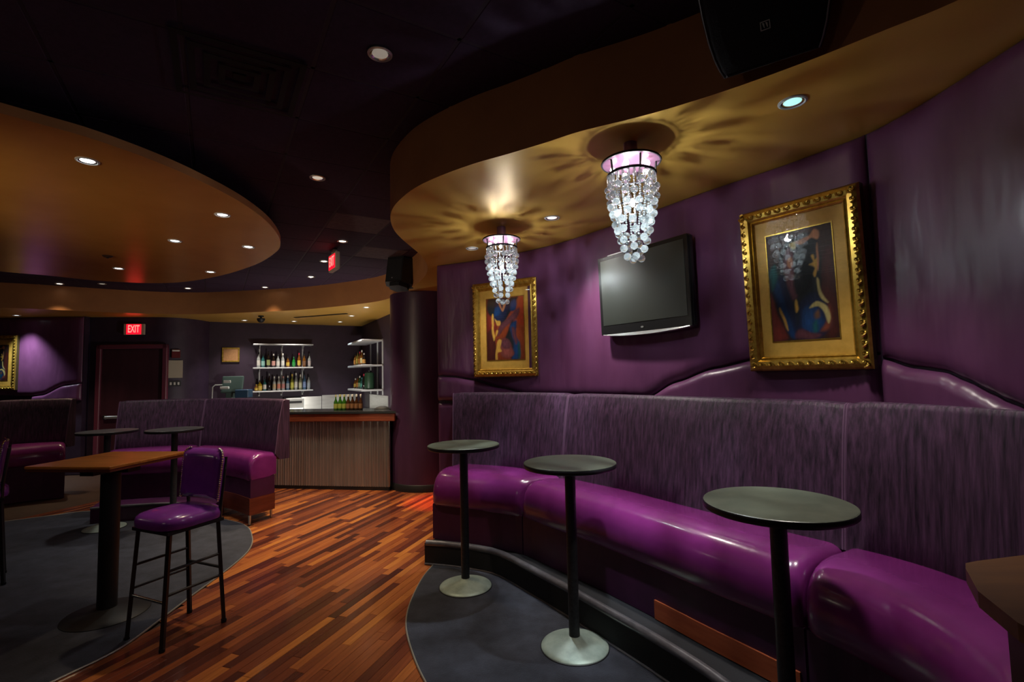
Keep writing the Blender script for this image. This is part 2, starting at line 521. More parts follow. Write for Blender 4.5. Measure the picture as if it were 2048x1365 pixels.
def interp(tab, x):
    if x <= tab[0][0]: return tab[0][1]
    for (x0, y0), (x1, y1) in zip(tab, tab[1:]):
        if x <= x1:
            t = (x - x0) / (x1 - x0)
            t = t * t * (3 - 2 * t) * 0.5 + t * 0.5
            return y0 + (y1 - y0) * t
    return tab[-1][1]


def inside(poly, x, y):
    c = False
    n = len(poly)
    for i in range(n):
        x0, y0 = poly[i]; x1, y1 = poly[(i + 1) % n]
        if (y0 > y) != (y1 > y) and x < (x1 - x0) * (y - y0) / (y1 - y0) + x0: c = not c
    return c


# ------------------------------------------------------------------ plan curves
WALL = Path([(-.80, 5.36), (-.30, 5.12), (.156, 4.80), (.44, 4.54), (.614, 4.33), (.81, 4.06), (1.10, 3.63), (1.355, 3.25), (1.64, 2.87), (1.855, 2.52), (1.915, 2.28), (1.93, 2.05), (1.935, 1.8), (1.935, 1.5), (1.94, 1.1), (2.0, .4), (2.1, -1.7)])
SOFFIT_EDGE = [(2.0, -1.7), (1.98, 0.2), (1.86, 0.85), (1.70, 1.27), (1.502, 1.562), (1.368, 1.696), (1.18, 1.877), (.939, 2.072), (.67, 2.246), (.371, 2.395), (.2, 2.51), (.009, 2.63), (-.191, 2.748), (-.412, 2.914), (-.599, 3.095), (-.745, 3.306), (-.842, 3.495), (-.910, 3.72), (-.948, 3.993), (-.945, 4.26), (-.913, 4.594), (-.889, 4.871), (-.895, 5.203), (-.936, 5.526), (-1.056, 5.975), (-1.275, 6.493), (-1.6, 7.1), (-1.976, 7.67), (-2.543, 8.08), (-3.687, 8.583), (-5.1, 8.83), (-5.774, 8.853), (-6.406, 8.64), (-7.064, 8.22), (-7.49, 7.88), (-7.935, 7.62), (-9.0, 7.1), (-10.4, 6.7)]
SOFFIT_IN = [(p.x, p.y) for p in spline(SOFFIT_EDGE, 5)]
OVAL_OUT = [(p.x, p.y) for p in spline([(-2.56, 2.415), (-2.45, 2.55), (-2.33, 2.71), (-2.20, 3.0), (-2.12, 3.32), (-2.075, 3.72), (-2.10, 4.16), (-2.19, 4.57), (-2.33, 4.95), (-2.55, 5.30), (-3.08, 5.87), (-3.91, 6.48), (-4.75, 6.82), (-5.45, 6.62), (-5.86, 6.17), (-6.16, 5.89), (-6.75, 5.1), (-6.9, 4.1), (-6.4, 3.0), (-5.4, 2.2), (-4.2, 1.85), (-3.2, 1.95), (-2.75, 2.2)], 6)]

# ------------------------------------------------------------------ room shell
floor = tag(MB().box((-4.2, 5.2, -.06), (12.8, 14, .1)).build('floor', 'wood_dark'), kind='structure')
ceiling = tag(MB().box((-4.2, 5.2, CEIL + .08), (12.8, 14, .1)).build('ceiling', 'black'), kind='structure')

# ceiling tiles laid on a rotated grid
TS = .567
ta = Vector((-.516, .857)); tb = Vector((.857, .516))
tile_me = MB().box((0, 0, 0), (TS - .016, TS - .016, .02), bev=.004).mesh('tile', 'ceiling_tile')
tile_me2 = tile_me.copy(); tile_me2.materials[0] = M['ceiling_tile_grey']
cells = []
for i in range(-8, 26):
    for j in range(-22, 14):
        c = ta * (.352 + (i + .5) * TS) + tb * (.413 + (j + .5) * TS)
        if not (-8.6 < c.x < 2.2 and .6 < c.y < 9.4): continue
        soff_poly = SOFFIT_IN + [(-10.4, 13), (3, 13), (3, -1.7)]
        if inside(soff_poly, c.x, c.y) and all(inside(soff_poly, c.x + dx, c.y + dy) for dx in (-.4, .4) for dy in (-.4, .4)): continue
        if inside(OVAL_OUT, c.x, c.y) and all(inside(OVAL_OUT, c.x + dx, c.y + dy) for dx in (-.45, .45) for dy in (-.45, .45)): continue
        if abs(c.x) > (c.y + 1.2) * 1.25: continue
        cells.append(c)
for c in cells:
    grey_tile = min((c - Vector(q)).length for q in ((-1.72, 5.17), (-1.52, 6.3))) < .3
    link('tile', tile_me2 if grey_tile else tile_me, ceiling, (c.x, c.y, CEIL + .016), (0, 0, math.atan2(tb.y, tb.x)))
for i in range(-2, 20):
    p = ta * (.352 + i * TS)
    q0, q1 = p - tb * 9.5, p + tb * 5
    mid = (q0 + q1) / 2
    MB().box((0, 0, 0), (14.5, .018, .014)).build('grid_bar', 'grid_bar', ceiling, (mid.x, mid.y, CEIL + .016), (0, 0, math.atan2(tb.y, tb.x)))
for j in range(-16, 9):
    p = tb * (.413 + j * TS) + ta * 4.5
    MB().box((0, 0, 0), (14, .018, .014)).build('grid_bar', 'grid_bar', ceiling, (p.x, p.y, CEIL + .016), (0, 0, math.atan2(ta.y, ta.x)))

# soffit: gold underside, fascia rising to the ceiling, plus the suspended oval disc
mb = MB()
poly = SOFFIT_IN + [(-10.4, 12.4), (2.2, 12.4), (2.2, -1.7)]
n = len(poly)
mb.add([(x, y, SOFF) for x, y in poly] + [(x, y, SOFF + .03) for x, y in poly], [tuple(range(n)), tuple(range(2 * n - 1, n - 1, -1))], 0)
soffit = tag(mb.build('ceiling_soffit', ['gold_paint']), kind='structure')
mb = MB()
vs, fs = [], []
for x, y in SOFFIT_IN:
    vs += [(x, y, SOFF), (x, y, CEIL + .03)]
for i in range(len(SOFFIT_IN) - 1):
    fs.append((2 * i, 2 * i + 1, 2 * i + 3, 2 * i + 2))
mb.add(vs, fs, 0, True)
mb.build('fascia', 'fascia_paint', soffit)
mb = MB()
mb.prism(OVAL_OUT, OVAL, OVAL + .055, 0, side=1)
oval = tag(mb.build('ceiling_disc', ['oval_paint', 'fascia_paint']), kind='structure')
for x, y in ((-2.9, 3.6), (-3.2, 5.2), (-5, 5.8), (-5.4, 3.2)):
    MB().lathe([(.03, OVAL + .055), (.03, CEIL + .03)], (x, y, 0), 10).build('hanger', 'black_metal', oval)

# right wall: backing sheet and padded vinyl panels with curved seams
mb = MB()
N = 120
ring0 = []
for i in range(N + 1):
    s = WALL.L * i / N
    p, nn = WALL.at(s), WALL.normal(s)
    a, b = p, p - nn * .16
    ring0.append([(a.x, a.y, 0), (a.x, a.y, SOFF), (b.x, b.y, SOFF), (b.x, b.y, 0)])
# normal() points away from the room or into it: settle the sign once
SGN = 1 if WALL.normal(2.5).dot(Vector((-1, -1))) > 0 else -1
if SGN < 0:
    for i in range(N + 1):
        s = WALL.L * i / N
        p, nn = WALL.at(s), -WALL.normal(s)
        b = p - nn * .16
        ring0[i] = [(p.x, p.y, 0), (p.x, p.y, SOFF), (b.x, b.y, SOFF), (b.x, b.y, 0)]
mb.loft(ring0)
wall_right = tag(mb.build('wall_right', 'dark_wall'), kind='structure')


def wn(s): return WALL.normal(s) * SGN


def pad(parent, path, sign, s0, s1, zb, zt, T=.04, r=.07, base=.004, material='wall_vinyl', nu=None, nv=18, name='panel'):
    nu = nu or max(10, int((s1 - s0) / .035))
    us = [.5 - .5 * math.cos(PI * k / 8) for k in range(9)]
    U = [r * 1.0 * u / 1.0 for u in [0, .04, .15, .32, .55, .8, 1.0]]
    ss = [s0 + u for u in U] + [s0 + r + (s1 - s0 - 2 * r) * k / nu for k in range(1, nu)] + [s1 - u for u in reversed(U)]
    rows = []
    for s in ss:
        b, t = zb(s), zt(s)
        t = max(t, b + .004)
        h = t - b
        rr = min(r, h * .45)
        zz = [b + rr * u / r for u in U] + [b + rr + (h - 2 * rr) * k / nv for k in range(1, nv)] + [t - rr * u / r for u in reversed(U)]
        p, nn = path.at(s), path.normal(s) * sign
        row = []
        for z in zz:
            d = min(1, (s - s0) / r, (s1 - s) / r)
            e = min(1, (z - b) / max(rr, 1e-6), (t - z) / max(rr, 1e-6))
            f = math.sqrt(max(0, 1 - (1 - max(d, 0)) ** 2)) * math.sqrt(max(0, 1 - (1 - max(e, 0)) ** 2))
            o = base + T * f * min(1, h / .1)
            row.append((p.x + nn.x * o, p.y + nn.y * o, z))
        rows.append(row)
    mb = MB()
    mb.loft(rows, closed_ring=False)
    return mb.build(name, material, parent)


ZA = [(0, 1.60), (.19, 1.589), (.44, 1.553), (.78, 1.469), (1.14, 1.395), (2.47, 1.40), (2.75, 1.525), (3.05, 1.613), (3.34, 1.664), (3.62, 1.69), (3.99, 1.665)]
ZB = [(4.0, 1.64), (4.15, 1.594), (4.30, 1.574), (4.40, 1.533), (4.50, 1.485), (4.56, 1.455), (4.75, 1.38), (8, 1.36)]
top = lambda s: SOFF - .002
pad(wall_right, WALL, SGN, .0, 3.985, lambda s: interp(ZA, s), top, r=.09)
pad(wall_right, WALL, SGN, 3.995, 7.3, lambda s: interp(ZB, s), top, r=.09)
low = lambda s: 1.33
pad(wall_right, WALL, SGN, .0, 1.16, low, lambda s: interp(ZA, s) - .012, T=.055, r=.06, nv=8)
pad(wall_right, WALL, SGN, 2.44, 3.985, low, lambda s: interp(ZA, s) - .012, T=.06, r=.06, nv=8)
pad(wall_right, WALL, SGN, 3.995, 4.66, low, lambda s: interp(ZB, s) - .012, T=.06, r=.06, nv=8)
pad(wall_right, WALL, SGN, .0, .30, lambda s: .0, lambda s: 1.30, T=.03, r=.05, nv=8)

# far walls and closing walls
def wall_strip(name, pts, material, z1=SOFF, flip=1, th=.12, smooth=True):
    P = Path(pts, 6)
    rings = []
    N = max(4, int(P.L / .08))
    for i in range(N + 1):
        s = P.L * i / N
        p, nn = P.at(s), P.normal(s) * flip
        b = p - nn * th
        rings.append([(p.x, p.y, 0), (p.x, p.y, z1), (b.x, b.y, z1), (b.x, b.y, 0)])
    mb = MB(); mb.loft(rings)
    return tag(mb.build(name, material), kind='structure'), P


wall_left, PL = wall_strip('wall_left', [(-10.4, 8.9), (-9.18, 8.83), (-8.4, 8.80), (-7.66, 8.84)], 'dark_wall')
SL = 1 if PL.normal(1).y < 0 else -1
if SL < 0: pass
ZL = [(0, 1.5), (1.9, 1.40), (2.1, 1.42), (2.45, 1.58), (2.8, 1.62)]
pad(wall_left, PL, SL, .02, PL.L - .01, lambda s: interp(ZL, s), top, r=.09)
pad(wall_left, PL, SL, 1.9, PL.L - .01, lambda s: 1.30, lambda s: interp(ZL, s) - .012, T=.05, r=.05, nv=6)
wall_strip('wall_far', [(-7.66, 8.965), (-7.2, 9.045), (-6.75, 9.125), (-6.45, 9.20), (-6.24, 9.42), (-6.16, 9.75), (-6.16, 10.05)], 'dark_wall')
wall_strip('wall_bar', [(-6.2, 10.027), (-5.2, 10.616), (-4.3, 11.146), (-3.53, 11.6)], 'bar_wall')
wall_strip('wall_bar_side', [(-3.53, 11.6), (-2.95, 10.55), (-2.35, 9.47), (-1.75, 8.39)], 'bar_wall')
tag(MB().box((-10.45, 3.6, 1.6), (.1, 10.8, 3.3)).build('wall_side', 'dark_wall'), kind='structure')
tag(MB().box((-4.2, -1.75, 1.6), (12.8, .1, 3.3)).build('wall_near', 'dark_wall'), kind='structure')
tag(MB().box((.0, 8.3, 1.6), (3.4, .1, 3.3)).build('wall_passage', 'dark_wall'), kind='structure')
pillar = tag(MB().lathe([(.52, 0), (.52, SOFF)], (-1.30, 7.44, 0), 48).build('pillar', 'pillar'), kind='structure')
MB().lathe([(.53, 0), (.53, .09), (.522, .10)], (-1.30, 7.44, 0), 48).build('pillar_base', 'black', pillar)

# ------------------------------------------------------------------ planks
CARPET_R = [(p.x, p.y) for p in spline([(-.70, 4.33), (-.745, 4.05), (-.758, 3.80), (-.755, 3.55), (-.73, 3.34), (-.68, 3.15), (-.59, 2.91), (-.494, 2.70), (-.3, 2.33), (-.05, 1.95), (.3, 1.5), (.7, .95), (1.05, .3)], 6)]
CARPET_L_EDGE = [(p.x, p.y) for p in spline([(-6.6, 5.5), (-6.0, 5.9), (-5.65, 6.12), (-5.3, 6.3), (-4.4, 6.12), (-3.74, 5.98), (-3.17, 5.70), (-2.89, 5.46), (-2.69, 5.16), (-2.57, 4.93), (-2.49, 4.69), (-2.45, 4.41), (-2.43, 4.1), (-2.42, 3.8), (-2.40, 3.45), (-2.39, 3.1), (-2.48, 2.82), (-2.7, 2.35), (-3.2, 1.75)], 6)]
CARPET_L = CARPET_L_EDGE + [(-6.6, 1.75)]
pd = Vector((math.sin(math.radians(19)), math.cos(math.radians(19))))
pw = Vector((pd.y, -pd.x))
PW = .062
LENS = [.38, .52, .68, .86, 1.05]
plank_me = {L: MB().box((0, 0, 0), (PW - .0016, L - .0016, .012), bev=.0012).mesh('plank', 'plank') for L in LENS}
cand = []
carp_r = CARPET_R + [(2, .3), (2, 4.9), (-.5, 4.9)]
for r in range(-122, 44):
    y = -2.5 + random.random() * .7
    while y < 11:
        L = random.choice(LENS)
        c = pw * (r * PW) + pd * (y + L / 2)
        y += L
        if c.y < .9 or c.y > 9.2 or c.x < -8.2 or c.x > 1.3: continue
        if abs(c.x) > c.y * 1.12 + .4: continue
        if inside(CARPET_L, *(c + pd * L * .4)) and inside(CARPET_L, *(c - pd * L * .4)): continue
        if inside(carp_r, *(c + pd * L * .4)) and inside(carp_r, *(c - pd * L * .4)): continue
        vis = -3.2 < c.x < .6 and 1.9 < c.y < 7.1 and not (c.x > -.6 and c.y > 4.4)
        cand.append((0 if vis else 1, c.length, c, L))
cand.sort(key=lambda t: t[:2])
rz = -math.radians(19)
for k, (v, d, c, L) in enumerate(cand[:300]):
    link('plank', plank_me[L], floor, (c.x, c.y, -.0065 + random.random() * .0006), (0, 0, rz))
mb = MB()
for v, d, c, L in cand[300:]:
    mb.box((c.x, c.y, -.0065), (PW - .0016, L - .0016, .012), 0, rz, bev=.0012)
tag(mb.build('distant_planks', 'plank', floor), kind='stuff')

# ------------------------------------------------------------------ carpets
def carpet(name, poly, edge, label):
    mb = MB(); mb.prism(poly, .0, .008)
    o = tag(mb.build(name, 'carpet'), label, 'carpet')
    MB().tube([(x, y, .006) for x, y in edge], .006, 6).build('edge_trim', 'trim_metal', o)
    return o


LEDGE_F = [(-.78, 4.31), (-.56, 4.25), (-.35, 4.16), (-.15, 4.03), (.09, 3.69), (.32, 3.35), (.54, 3.0), (.745, 2.66), (.90, 2.35), (1.0, 2.0), (1.03, 1.7), (1.03, 1.42)]
lf = spline(LEDGE_F, 6)
carpet('carpet', CARPET_R + [(1.5, .3)] + [(p.x + .06, p.y + .06) for p in reversed(lf)], CARPET_R, 'charcoal carpet inlay with a pale curved edge in front of the purple banquette')
carpet('carpet', CARPET_L, CARPET_L_EDGE, 'charcoal carpet inlay under the square wooden table and stools')

# ------------------------------------------------------------------ banquettes
def section(F, B, W, t0, t1, n, name, label, group, zt=1.425, zs=.755, zbase=.19, plinth=None, gap=.004):
    """F, B, W are callables t -> plan point: seat front, foot of the backrest, wall line"""
    root = thing(name, label, 'banquette', (0, 0, 0), 0, group)
    ts = [t0 + (t1 - t0) * k / n for k in range(n + 1)]
    Ls = [0.0]
    for a, b in zip(ts, ts[1:]): Ls.append(Ls[-1] + (F(b) - F(a)).length)
    tot = Ls[-1]
    # seat cushion: rounded front, slight crown, pillowed ends
    prof = [(1.06, .50), (1.06, zs - .012), (.8, zs - .002), (.55, zs + .008), (.36, zs + .006), (.22, zs - .008), (.12, zs - .034), (.05, zs - .075), (.015, zs - .125), (0, zs - .18), (.01, .50), (.05, .475), (.5, .47)]
    rings = []
    ex = []
    for k, t in enumerate(ts):
        ex.append((t, Ls[k]))
    dense = []
    for f in (0, .004, .012, .025, .045, .07):
        dense.append(f)
    samp = sorted(set([d for d in dense] + [tot - d for d in dense] + [l for l in Ls if .07 < l < tot - .07]))
    for l in samp:
        j = max(i for i in range(len(Ls)) if Ls[i] <= l + 1e-9)
        j = min(j, n - 1)
        t = ts[j] + (ts[j + 1] - ts[j]) * (l - Ls[j]) / max(1e-9, Ls[j + 1] - Ls[j])
        f, b = F(t), B(t)
        e = min(1, l / .07, (tot - l) / .07)
        q = 1 - math.sqrt(max(0, 1 - (1 - e) ** 2))
        tt = t
        r = []
        g = gap if l < .001 else (-gap if l > tot - .001 else 0)
        for u, z in prof:
            uu = u + (.09 * q * (1 - u) if u < .5 else 0)
            p = f.lerp(b, uu)
            r.append((p.x, p.y, z - (.055 * q if z > .6 else 0)))
        rings.append(r)
    MB().loft(rings).build('seat', 'seat_vinyl', root)
    # upholstered base
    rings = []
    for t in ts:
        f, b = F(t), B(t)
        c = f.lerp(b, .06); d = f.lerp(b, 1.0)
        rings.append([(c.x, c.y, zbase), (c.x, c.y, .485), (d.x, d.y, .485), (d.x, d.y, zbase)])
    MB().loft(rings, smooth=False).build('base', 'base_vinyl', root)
    # backrest: leaning front, rounded top roll, flat back
    rings = []
    m = 14
    for k in range(m + 1):
        t = t0 + (t1 - t0) * k / m
        b, w = B(t), W(t)
        e = min(1, k / 1.0, (m - k) / 1.0)
        T = b.lerp(w, .42); R = b.lerp(w, .86)
        r = []
        q = .012 if e < .5 else 0
        for p, z in ((b.lerp(w, .02), zs - .03), (b.lerp(w, .10 - .0), zs + .12), (b.lerp(w, .18), zs + .30), (b.lerp(w, .30), zt - .16), (T, zt - .03), (T.lerp(R, .10), zt - .008), (T.lerp(R, .3), zt), (R, zt - .004), (R, zs - .1), (b.lerp(w, .3), zs - .1)):
            r.append((p.x, p.y, z - (q if z > 1.2 else 0)))
        rings.append(r)
    MB().loft(rings).build('backrest', 'velvet', root)
    # piping along the top and one side
    for kk in (0, m):
        pts = [rings[kk][i] for i in range(0, 7)]
        MB().tube(pts, .006, 5).build('piping', 'piping', root)
    return root, ts


FP = Path([(-.73, 4.37), (-.5, 4.25), (-.25, 4.13), (.027, 3.96), (.25, 3.66), (.46, 3.38), (.644, 3.10), (.80, 2.85), (.943, 2.6), (1.08, 2.38), (1.2, 2.17), (1.29, 1.97), (1.33, 1.78), (1.31, 1.55), (1.24, 1.36), (1.165, 1.23)])
BP = Path([(-.60, 4.86), (-.36, 4.78), (-.02, 4.60), (.22, 4.36), (.38, 4.14), (.58, 3.88), (.79, 3.61), (.96, 3.34), (1.12, 3.08), (1.27, 2.84), (1.41, 2.62), (1.56, 2.42), (1.66, 2.28), (1.73, 2.13), (1.765, 1.97), (1.785, 1.77)])


def mapper(P, knots):
    ss = [P.s[P.near(k)] for k in knots]

    def f(t):
        i = min(int(t), len(ss) - 2)
        return P.at(ss[i] + (ss[i + 1] - ss[i]) * (t - i))
    return f


WP = Path([(WALL.at(s) + wn(s) * .045)[:] for s in [WALL.L * k / 80 for k in range(81)]], 4)
Fm = mapper(FP, [(-.73, 4.37), (.027, 3.96), (1.2, 2.17), (1.165, 1.23)])
Bm = mapper(BP, [(-.60, 4.86), (.38, 4.14), (1.56, 2.42), (1.785, 1.77)])
Wm = mapper(WP, [(-.62, 5.20), (.54, 4.28), (1.72, 2.52), (1.865, 1.60)])
section(Fm, Bm, Wm, 0, .996, 14, 'banquette', 'short far end section of the purple banquette on the right, next to the pillar', 'right hand curved banquette')
mid_b, ts = section(Fm, Bm, Wm, 1.004, 1.996, 22, 'banquette', 'long middle section of the purple banquette under the television', 'right hand curved banquette')
section(Fm, Bm, Wm, 2.004, 3, 16, 'banquette', 'nearest section of the purple banquette, curving towards the bottom corner of the picture', 'right hand curved banquette')
rings = []
for k in range(9):
    t = 1.60 + (1.985 - 1.60) * k / 8
    f, b = Fm(t), Bm(t)
    c, d = f.lerp(b, .035), f.lerp(b, .2)
    rings.append([(c.x, c.y, .192), (c.x, c.y, .295), (d.x, d.y, .295), (d.x, d.y, .192)])
tag(MB().loft(rings, smooth=False).build('wood_plinth', 'wood_red', mid_b), 'reddish wood plinth')

# foot ledge in front of the right banquette
LP = Path(LEDGE_F)
Lm = lambda u: LP.at(LP.L * u)
rings, nose = [], []
for k in range(41):
    u = k / 40
    p = Lm(u)
    s = FP.L * min(1, u * 1.0)
    # nearest point of the seat front line, pushed under the base
    q = min((FP.at(FP.L * j / 120) for j in range(121)), key=lambda z: (z - p).length)
    d = (q - p)
    q = p + d.normalized() * max(d.length + .1, .12)
    rings.append([(p.x, p.y, .0085), (p.x, p.y, .165), (p.x, p.y, .182), (q.x, q.y, .188), (q.x, q.y, .0085)])
    i = p + (q - p).normalized() * .02
    nose.append((i.x, i.y, .178))
ledge = tag(MB().loft(rings, smooth=False).build('foot_ledge', 'black_cloth'), 'low dark carpeted foot ledge running along the front of the right banquette', 'ledge')
MB().tube(nose, .026, 10).build('nosing', 'nosing', ledge)
MB().tube([(x - .0, y - .0, .012) for x, y, z in [(p.x, p.y, 0) for p in [Lm(k / 40) for k in range(41)]]], .008, 6).build('base_strip', 'nosing', ledge)

# middle-left booth (two backs) and far-left booth
F2 = Path([(-4.95, 6.0), (-4.55, 6.12), (-4.1, 6.17), (-3.7, 6.08), (-3.3, 5.86), (-2.94, 5.56)])
B2 = Path([(-5.16, 6.46), (-4.8, 6.62), (-4.5, 6.69), (-4.2, 6.68), (-3.8, 6.53), (-3.3, 6.22), (-2.80, 5.86)])
W2 = Path([(-5.22, 6.68), (-4.8, 6.84), (-4.5, 6.90), (-4.17, 6.89), (-3.7, 6.73), (-3.2, 6.42), (-2.68, 6.03)])
F2m = mapper(F2, [(-4.95, 6.0), (-4.0, 6.16), (-2.94, 5.56)])
B2m = mapper(B2, [(-5.16, 6.46), (-4.2, 6.68), (-2.80, 5.86)])
W2m = mapper(W2, [(-5.22, 6.68), (-4.17, 6.89), (-2.68, 6.03)])
section(F2m, B2m, W2m, 0, .995, 10, 'banquette', 'left half of the purple booth in front of the exit door, streaked velvet back', 'booth in front of the bar', zt=1.36)
rb, _ = section(F2m, B2m, W2m, 1.005, 2, 12, 'banquette', 'right half of the purple booth, its wood based end facing the bar front', 'booth in front of the bar', zt=1.36, zbase=.28)
f, b = F2m(2), B2m(2)
dd = (b - f).normalized(); tn = Vector((dd.y, -dd.x))
if tn.x < 0: tn = -tn
c = (f + b) / 2 + tn * .004
ang = math.atan2(dd.y, dd.x)
rings = []
for k in range(9):
    t = 1.05 + .955 * k / 8
    p, q = F2m(min(t, 2)), B2m(min(t, 2))
    p, q = p.lerp(q, .03), p.lerp(q, 1.02)
    rings.append([(p.x, p.y, .10), (p.x, p.y, .285), (q.x, q.y, .285), (q.x, q.y, .10)])
tag(MB().loft(rings, smooth=False).build('wood_plinth', 'wood_dull', rb), 'reddish wood plinth')
for t, u in ((1.99, .06), (1.97, .96), (1.3, .1), (1.3, .9)):
    p = F2m(t).lerp(B2m(t), u)
    MB().lathe([(.012, 0), (.015, .10)], (p.x, p.y, 0), 10).build('leg', 'trim_metal', rb)
# ledge of the booth
rings = []
for k in range(13):
    t = k / 12 * 1.45
    p, q = F2m(t), B2m(t)
    d = (p - q).normalized()
    a = p + d * .30; e = p + d * -.06
    rings.append([(a.x, a.y, .009), (a.x, a.y, .185), (e.x, e.y, .185), (e.x, e.y, .009)])
l2 = tag(MB().loft(rings, smooth=False).build('foot_ledge', 'base_vinyl'), 'low purple topped foot ledge in front of the booth, half hidden by the square table', 'ledge')
MB().tube([(r[1][0], r[1][1], .178) for r in rings], .014, 8).build('nosing', 'nosing', l2)

F3 = Path([(-7.3, 5.7), (-7.2, 6.1), (-7.08, 6.45), (-6.85, 6.75), (-6.6, 6.96), (-6.34, 7.08)])
B3 = Path([(-8.0, 5.7), (-7.9, 6.3), (-7.72, 6.75), (-7.42, 7.12), (-7.05, 7.34), (-6.68, 7.44)])
W3 = Path([(-8.2, 5.7), (-8.12, 6.35), (-7.92, 6.87), (-7.56, 7.3), (-7.13, 7.54), (-6.70, 7.66)])
F3m = mapper(F3, [(-7.3, 5.7), (-6.98, 6.6), (-6.34, 7.08)])
B3m = mapper(B3, [(-8.0, 5.7), (-7.42, 7.12), (-6.68, 7.44)])
W3m = mapper(W3, [(-8.2, 5.7), (-7.56, 7.3), (-6.70, 7.66)])
section(F3m, B3m, W3m, 0, .995, 8, 'banquette', 'far left booth section cut off by the picture edge', 'booth at the far left', zt=1.38, zbase=.0)
section(F3m, B3m, W3m, 1.005, 2, 10, 'banquette', 'far left booth section whose streaked back stands below the left hand painting', 'booth at the far left', zt=1.38, zbase=.0)

# ------------------------------------------------------------------ tables
def round_table(x, y, label, group, r=.275, rb=.196, ht=1.067, topm='tabletop', basem='base_grey'):
    t = thing('pedestal_table', label, 'table', (x, y, .008), 0, group)
    h = ht - .008
    MB().lathe([(0, h), (r - .006, h), (r - .002, h - .002)], n=56, smooth=False).build('tabletop', topm, t)
    MB().lathe([(r - .002, h - .002), (r, h - .006), (r, h - .024), (r - .004, h - .028), (0, h - .028)], n=56).build('edge_band', 'black_metal', t)
    MB().lathe([(.10, h - .028), (.10, h - .036), (.034, h - .05), (.032, h - .05)], n=24).build('mount', 'black_metal', t)
    MB().lathe([(.0315, .045), (.0315, h - .03)], n=24).build('pole', 'pole', t)
    MB().lathe([(0, .066), (.038, .064), (.045, .058), (.10, .042), (rb - .03, .018), (rb - .004, .010), (rb, .004), (rb, 0), (0, 0)], n=48).build('base', basem, t)
    MB().lathe([(rb, 0), (rb + .004, 0), (rb + .004, .004), (rb, .006)], n=48, cap=False).build('foot_ring', 'black', t)
    return t


round_table(-.39, 3.848, 'farthest of the three small round tables by the banquette, on a grey disc foot', 'round tables by the right banquette')
round_table(.326, 2.991, 'middle one of the three small round tables standing along the purple banquette', 'round tables by the right banquette')
round_table(1.037, 2.007, 'nearest of the three small round tables by the banquette, its foot hidden', 'round tables by the right banquette')
round_table(-4.52, 5.56, 'thin dark round table in front of the exit door, beside the booth', 'round tables by the booth', r=.28, topm='tabletop_dark')
round_table(-3.80, 5.60, 'thin dark round table in front of the streaked booth back, right of the pair', 'round tables by the booth', r=.28, topm='tabletop_dark', basem='black_metal')

t = thing('square_table', 'square bar table with an orange brown wooden top on a black column', 'table', (-2.836, 3.53, .008), math.radians(-7))
MB().box((0, 0, 1.049), (.625, .63, .02), bev=.004).build('tabletop', 'wood_orange', t)
MB().box((0, 0, 1.030), (.615, .62, .018), bev=.003).build('edge_band', 'wood_dull', t)
MB().box((0, 0, .996), (.36, .10, .05)).box((0, 0, .996), (.10, .36, .05)).build('bracket', 'black_metal', t)
MB().lathe([(.058, .03), (.058, .97)], n=24).build('column', 'black', t)
MB().lathe([(0, .05), (.07, .048), (.12, .03), (.24, .012), (.25, .004), (.25, 0), (0, 0)], n=40).build('base', 'black', t)

# wooden capped end console at the lower right corner
con = tag(link('end_console', None, None, (0, 0, 0)), 'dark console with an orange brown wooden top at the near end of the banquette', 'console')
cp = [(1.195, 1.358), (1.165, 1.325), (1.075, 1.195), (1.02, 1.05), (1.01, .75), (1.87, .75), (1.87, 1.49), (1.47, 1.42), (1.24, 1.372)]
MB().prism(cp, 1.03, 1.067).build('console_top', 'wood_brown', con)
MB().prism([(1.20, 1.262), (1.12, 1.12), (1.07, .80), (1.85, .80), (1.85, 1.43), (1.5, 1.38), (1.30, 1.30)], .009, 1.03).build('console_body', 'wood_dark', con)

